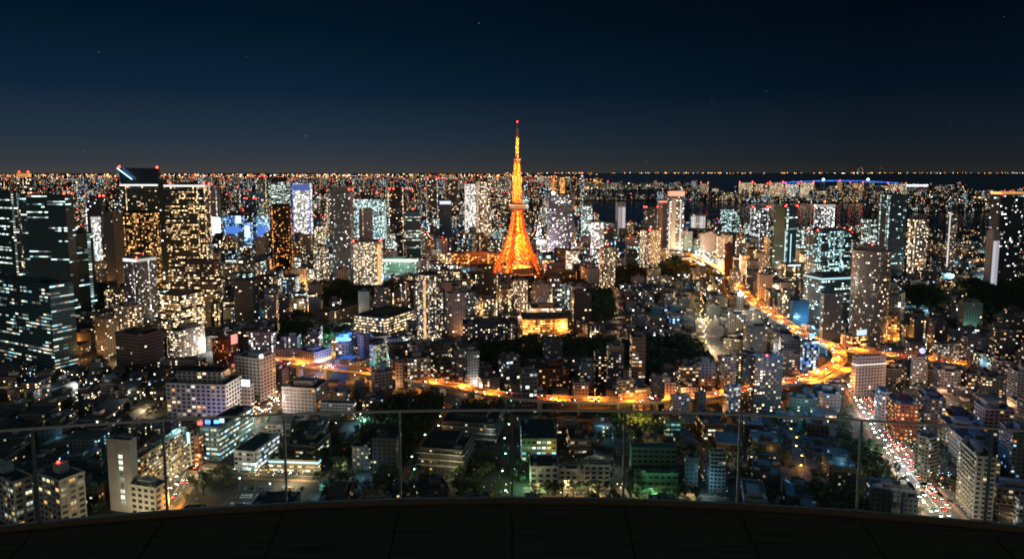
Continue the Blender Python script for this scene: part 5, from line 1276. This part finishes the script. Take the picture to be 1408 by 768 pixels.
k = 0
while k < 300:          # unseen lamps added at random for pools of light between the houses
    px, py = rf.uniform(-20, 1430), rf.choice((rf.uniform(385, 560), rf.uniform(330, 430), rf.uniform(540, 700)))
    if any(inpoly(px, py, P) for P in PARKS) or not is_land(px, py) or (px < 260 and py > 500 and rf.random() < .5): continue
    x, y = ground(px, py)
    if not free(x, y, 3): continue
    k += 1; c_ = rf.choices(((1, .62, .28), Or, Wt, (.30, .75, 1), (.4, 1, .75), (1, .44, .12)), (4, 4, 2, 4, .8, 5))[0]
    point('place_light', (x, y, rf.uniform(5, 14)), c_, rf.uniform(.3, 1.5)**1.5*2.2e4*(y/600)**1.6*(.22 if py > 560 else .55 if py > 500 else 1), 2)
# ------------------------------------------------------------------ bridge and far landmarks
br_ = empty('suspension_bridge', (*ground(1150, 262), 0)); tag(br_, 'long suspension bridge outlined in blue lights across the bay at far right', 'bridge')
bx, by = ground(1150, 262); M_bb = plain('bridge_steel', (.3, .33, .36), .6)
G_bb = glow('bridge_blue', (.05, .20, 1), 4); G_bw = glow('bridge_white', (.8, .9, 1), 5)
def bw(px, py, dy=0): 
    y_ = by + dy; return (ground(px, 262)[0]*1.0 - bx, dy, top_z(py, y_))
dk_ = MB(); pts = [bw(1064+i*8.5, 252.5 - 3.2*math.sin(math.pi*i/20)) for i in range(21)]
for p, q in zip(pts[:-1], pts[1:]): dk_.bar(p, q, 9)
for p in pts[2::3]: dk_.bar((p[0], p[1], 0), p, 12)
dk_.build('deck', M_bb, br_)
li_ = MB()
for p, q in zip(pts[:-1], pts[1:]):
    for t in np.linspace(0, 1, 7, endpoint=False): v = np.array(p)*(1-t)+np.array(q)*t; li_.octa(v[0], v[1]-18, v[2]+9, 4)
li_.build('deck_lights', G_bb, br_)
for px in (1131, 1192):
    t_ = MB(); a = bw(px, 262); b_ = bw(px, 246.5)
    for o_ in (-25, 25): t_.bar((a[0]+o_, 0, 0), (a[0]+o_*.7, 0, b_[2]), 12)
    t_.bar((a[0]-25, 0, b_[2]*.9), (a[0]+25, 0, b_[2]*.9), 10); tt = t_.build('pylon', M_bb, br_)
    lamp_child('pylon_light', G_bw, tt, (a[0], -14, b_[2]), 13)
cb = MB(); A_, B_ = bw(1131, 247), bw(1192, 247)
for i in range(24):
    f = lambda t: (A_[0]*(1-t)+B_[0]*t, 0, A_[2] - (A_[2]-pts[10][2]-8)*4*t*(1-t))
    cb.bar(f(i/24), f((i+1)/24), 5)
cb.build('cable', M_bb, br_)
wv_ = empty('viaduct', (*ground(1250, 268), 0)); tag(wv_, 'white lit viaduct strip with red lamps at the right end of the bridge', 'bridge')
vb = MB(); y_ = ground(1250, 268)[1]; L_ = (1269-1222)/F*(y_*ct+H*st); zz_ = top_z(255.3, y_); vb.box(0, 0, zz_-8, L_, 14, 8)
for o_ in (-.4, -.1, .2, .45): vb.box(o_*L_, 0, 0, 10, 10, zz_-8.1)
vb.build('deck', M_bb, wv_); vl = MB()
for o_ in np.linspace(-.5, .5, 30): vl.octa(o_*L_, -10, zz_+3, 9)
vl.build('deck_lights', G_bw, wv_)
fw = empty('ferris_wheel', (*ground(1183, 239.6), 0)); tag(fw, 'tiny ferris wheel ringed with warm lights on the far shore horizon', 'ferris wheel')
yf = ground(1183, 239.6)[1]; rw_ = 3.2/F*yf; zc_ = top_z(233.8, yf); q = MB()
for i in range(24):
    a, b_ = 2*math.pi*i/24, 2*math.pi*(i+1)/24; q.bar((rw_*math.cos(a), 0, zc_+rw_*math.sin(a)), (rw_*math.cos(b_), 0, zc_+rw_*math.sin(b_)), rw_*.12)
q.build('rim', glow('wheel_light', (1, .6, .35), .35), fw); q = MB(); q.bar((-rw_*.5, 0, 0), (0, 0, zc_), rw_*.1); q.bar((rw_*.5, 0, 0), (0, 0, zc_), rw_*.1)
for i in range(8): a = math.pi*i/8; q.bar((rw_*math.cos(a), 0, zc_+rw_*math.sin(a)), (-rw_*math.cos(a), 0, zc_-rw_*math.sin(a)), rw_*.03)
q.build('frame', M_bb, fw)

# ------------------------------------------------------------------ trees
M_leaf = plain('foliage', (.055, .085, .035), .8, var=.5, scale=.8, c2=(.020, .040, .016)); M_bark = plain('bark', (.05, .038, .028), .9)
def crown_mesh(seed, nn, leaf, name='crown', flat=.8):
    g = np.random.default_rng(seed); q = MB()
    cl_ = [(g.normal(0, .42), g.normal(0, .42), g.uniform(-.45, .6)*flat, g.uniform(.3, .52)) for _ in range(9)]
    for i in range(nn):
        c = cl_[i % 9]; v = g.normal(size=3); v /= np.linalg.norm(v); r = c[3]*g.uniform(.72, 1.05)
        p = np.array(c[:3]) + v*r*np.array((1, 1, .8)); n1 = v + g.normal(0, .5, 3); n1 /= np.linalg.norm(n1)
        t1 = np.cross(n1, (0, .1, 1)); t1 /= np.linalg.norm(t1); t2 = np.cross(n1, t1); s = leaf*g.uniform(.6, 1.4)
        q.quad(*[tuple(p + a*t1*s + b*t2*s) for a, b in ((-1, -.6), (1, -1), (.7, 1), (-.8, .9))])
    return q
CR_Q = [crown_mesh(s, 620, .055) for s in range(4)]; CR_M = [q.mesh('crown', M_leaf) for q in CR_Q]
tq = MB(); tq.bar((0, 0, 0), (.02, 0, .5), .09, .055); tq.bar((.02, 0, .5), (.2, .08, .95), .05, .02); tq.bar((.02, 0, .45), (-.22, .03, .9), .045, .02); tq.bar((.02, 0, .5), (.0, -.15, 1), .04, .02); TR_M = tq.mesh('trunk', M_bark)
rt_ = random.Random(9)
TG = {'school': 'street trees before the white school', 'park': 'trees standing by the car park'}
def tree(px, py, h, label, group, wd=.62):
    x, y = ground(px, py); r = empty('broadleaf_tree', (x, y, 0), rt_.uniform(0, 6)); tag(r, label, 'tree', group)
    link('trunk', TR_M, r, sc=(h, h, h*.6)); link('crown', rt_.choice(CR_M), r, (0, 0, h*.62), None, (h*wd*.62, h*wd*.62, h*.44))
sch = ['left end', 'second from left', 'third from left', 'fourth from left', 'fifth from left', 'sixth from left', 'seventh from left', 'eighth from left', 'ninth from left', 'right end']
for i, px in enumerate((735, 745, 755, 764, 773, 789, 797, 806, 822, 832)):
    tree(px, 680 + (i % 3), rt_.uniform(9, 13), 'dark leafy street tree before the white school, %s of the row' % sch[i], TG['school'])
gsch = ['left end', 'second from left', 'third from left', 'fourth from left', 'fifth from left', 'sixth from left', 'seventh from left', 'right end']
for i, px in enumerate((866, 877, 889, 908, 918, 930, 942, 958)):
    tree(px, 688 + (i % 2)*3, rt_.uniform(10, 15), 'dark leafy tree below the pale green building, %s of the row' % gsch[i], 'trees before the pale green building')
tree(314, 669, 12, 'round green tree alone beside the floodlit car park', None, .8)
tree(381, 583, 13, 'green tree lit from below at the glaring street corner', None)
for i, (px, py) in enumerate(((262, 668), (270, 674), (256, 690), (280, 680))):
    tree(px, py, rt_.uniform(8, 11), 'dark tree between the orange lane and car park, ' + ('highest', 'rightmost but one', 'lowest', 'rightmost')[i], 'trees along the orange lane')
for i, (px, py) in enumerate(((516, 672), (525, 655), (540, 668), (530, 690), (468, 668), (452, 676))):
    tree(px, py, rt_.uniform(10, 16), 'dark tree in the grounds near the skylight block, %s' % ('leftmost of the middle clump', 'hindmost of the middle clump', 'rightmost', 'nearest the rail', 'by the glowing eave hall', 'lower left one')[i], 'trees around the skylight block')
NEARF = [t for t in FILL if t[7] < 780]
# woods that read as one mass
q = MB(); wq = crown_mesh(77, 150, .12); wv0 = np.array(wq.v)
PA = []
for P in PARKS:
    x0, x1 = min(p[0] for p in P), max(p[0] for p in P); G_ = [gp(*p) for p in P]; gx0, gx1 = min(g[0] for g in G_), max(g[0] for g in G_); gy0, gy1 = min(g[1] for g in G_), max(g[1] for g in G_)
    area = abs(sum(G_[i-1][0]*G_[i][1]-G_[i][0]*G_[i-1][1] for i in range(len(G_))))/2; PA.append((P, G_, gx0, gx1, gy0, gy1, area))
for P, G_, gx0, gx1, gy0, gy1, area in PA:
    nn = int(min(420, area/60)); k = 0; tr_ = 0
    sp_ = math.sqrt(area/max(nn, 1))
    while k < nn and tr_ < 4000:
        tr_ += 1; x, y = rt_.uniform(gx0, gx1), rt_.uniform(gy0, gy1)
        if not inpoly(x, y, G_): continue
        if not free(x, y, 9): continue
        k += 1
        px, py = proj(x, y, 0); h = rt_.uniform(9, 17); lim = min_top(px-6, px+6, y)
        if lim and top_z(lim, y) < h: h = max(5, top_z(lim, y))
        s = min(9, max(h*.45, sp_*.7)); a = rt_.uniform(0, 6.28); c, sn = math.cos(a), math.sin(a)
        V = wv0*np.array((s, s, h*.42)); V = np.stack((V[:, 0]*c - V[:, 1]*sn + x, V[:, 0]*sn + V[:, 1]*c + y, V[:, 2] + h*.6), 1)
        n0 = len(q.v); q.v += [tuple(v) for v in V]; q.f += [tuple(i+n0 for i in f) for f in wq.f]; q.uv += wq.uv; q.m += wq.m
k = 0
for _ in range(9000):
    if k > 620: break
    y = rt_.uniform(425, 760); x = rt_.uniform(-.8, .8)*y; px, py = proj(x, y, 0)
    if not -20 < px < 1430 or not free(x, y, 6) or (px < 240 and rt_.random() < .5): continue
    if any(abs(x-t_[6]) < 13 and abs(y-t_[7]) < 15 for t_ in NEARF): continue
    k += 1; h = rt_.uniform(5, 11); s = h*rt_.uniform(.42, .6); a = rt_.uniform(0, 6.28); c, sn = math.cos(a), math.sin(a)
    V = wv0*np.array((s, s, h*.42)); V = np.stack((V[:, 0]*c - V[:, 1]*sn + x, V[:, 0]*sn + V[:, 1]*c + y, V[:, 2] + h*.58), 1)
    n0 = len(q.v); q.v += [tuple(v) for v in V]; q.f += [tuple(i+n0 for i in f) for f in wq.f]; q.uv += wq.uv; q.m += wq.m
tag(q.build('woodland', M_leaf), 'dark wooded parks and groves between the buildings', 'woods', kind='stuff')

# ------------------------------------------------------------------ viewing deck with its glass balustrade
FZ = H - 4.05; RAD = 25.0; CY = 8.07 - RAD
def arc(th, r, z): return (r*math.sin(th), CY + r*math.cos(th), z)
PW = 1.372/RAD
m, n, l, b = new_mat('deck_floor'); g = n.new('ShaderNodeNewGeometry'); mp = n.new('ShaderNodeMapping'); mp.inputs['Scale'].default_value = (.6, 9, 1); l.new(g.outputs['Position'], mp.inputs[0])
t_ = n.new('ShaderNodeTexNoise'); t_.inputs['Scale'].default_value = 2.0; t_.inputs['Detail'].default_value = 6; l.new(mp.outputs[0], t_.inputs['Vector'])
r_ = n.new('ShaderNodeValToRGB'); r_.color_ramp.elements[0].color = (.022, .016, .008, 1); r_.color_ramp.elements[1].color = (.085, .060, .032, 1); r_.color_ramp.elements[0].position = .3; r_.color_ramp.elements[1].position = .7
l.new(t_.outputs['Fac'], r_.inputs[0]); l.new(r_.outputs[0], b.inputs['Base Color']); b.inputs['Roughness'].default_value = .75
M_deck = m; fl = MB()
for i in range(-9, 9):
    a0, a1 = i*PW + .0003, (i+1)*PW - .0003; k = 4
    for j in range(k):
        p0, p1 = a0+(a1-a0)*j/k, a0+(a1-a0)*(j+1)/k
        fl.quad(arc(p0, 12, FZ), arc(p1, 12, FZ), arc(p1, RAD-.12, FZ), arc(p0, RAD-.12, FZ))
tag(fl.build('floor', M_deck), kind='structure')
sb = MB(); sb.prism([(-14, -20), (14, -20), (14, 0)] + [arc(a, RAD-.02, 0)[:2] for a in np.linspace(.56, -.56, 40)] + [(-14, 0)], FZ-1.2, FZ-.03); tag(sb.build('floor_slab', M_dark), kind='structure')
rail = empty('glass_balustrade', (0, 8.07, FZ)); tag(rail, 'curved glass balustrade with thin metal top rail along the viewing deck', 'railing')
M_rail = plain('rail_metal', (.62, .54, .44), .45, .2, .05)
def lo(p): return (p[0], p[1]-8.07, p[2]-FZ)
GH = 1.15
tr = MB(); kb = MB()
for i in range(-9*3, 9*3):
    a0, a1 = i*PW/3, (i+1)*PW/3
    for mb, r0, r1, z0, z1 in ((tr, RAD-.018, RAD+.018, FZ+GH, FZ+GH+.018), (kb, RAD-.05, RAD+.03, FZ-.02, FZ+.045)):
        A, B1, C, Dd = lo(arc(a0, r0, z0)), lo(arc(a1, r0, z0)), lo(arc(a1, r1, z0)), lo(arc(a0, r1, z0)); dz = z1-z0; up_ = lambda p: (p[0], p[1], p[2]+dz)
        mb.quad(up_(A), up_(B1), up_(C), up_(Dd)); mb.quad(A, B1, up_(B1), up_(A)); mb.quad(Dd, up_(Dd), up_(C), C); mb.quad(A, Dd, C, B1)
tr.build('top_rail', M_rail, rail); kb.build('base_channel', plain('channel_metal', (.16, .12, .07), .4, .6, .05), rail)
m = bpy.data.materials.new('glass'); m.use_nodes = True; n = m.node_tree.nodes; l = m.node_tree.links; n.remove(n['Principled BSDF'])
tr_ = n.new('ShaderNodeBsdfTransparent'); tr_.inputs[0].default_value = (.88, .955, .95, 1); gl_ = n.new('ShaderNodeBsdfGlossy'); gl_.inputs['Roughness'].default_value = .04
lw = n.new('ShaderNodeFresnel'); lw.inputs['IOR'].default_value = 1.45; mx = n.new('ShaderNodeMixShader'); l.new(lw.outputs[0], mx.inputs[0]); l.new(tr_.outputs[0], mx.inputs[1]); l.new(gl_.outputs[0], mx.inputs[2]); l.new(mx.outputs[0], n['Material Output'].inputs[0])
M_glass = m; M_edge = plain('glass_edge', (.10, .16, .15), .3)
for i in range(-9, 9):
    q = MB(); a0, a1 = i*PW+.0004, (i+1)*PW-.0004; p = [lo(arc(a0, RAD-.008, FZ)), lo(arc(a1, RAD-.008, FZ)), lo(arc(a1, RAD+.008, FZ)), lo(arc(a0, RAD+.008, FZ))]
    q.prism([v[:2] for v in p], .047, GH-.002); q.build('glass_panel', M_glass, rail)
    q = MB(); v0, v1 = lo(arc(i*PW, RAD, FZ+.05)), lo(arc(i*PW, RAD, FZ+GH-.003)); q.bar(v0, v1, .024); q.build('joint_strip', M_edge, rail)
print('objects', len(bpy.data.objects), 'lamps', nl)
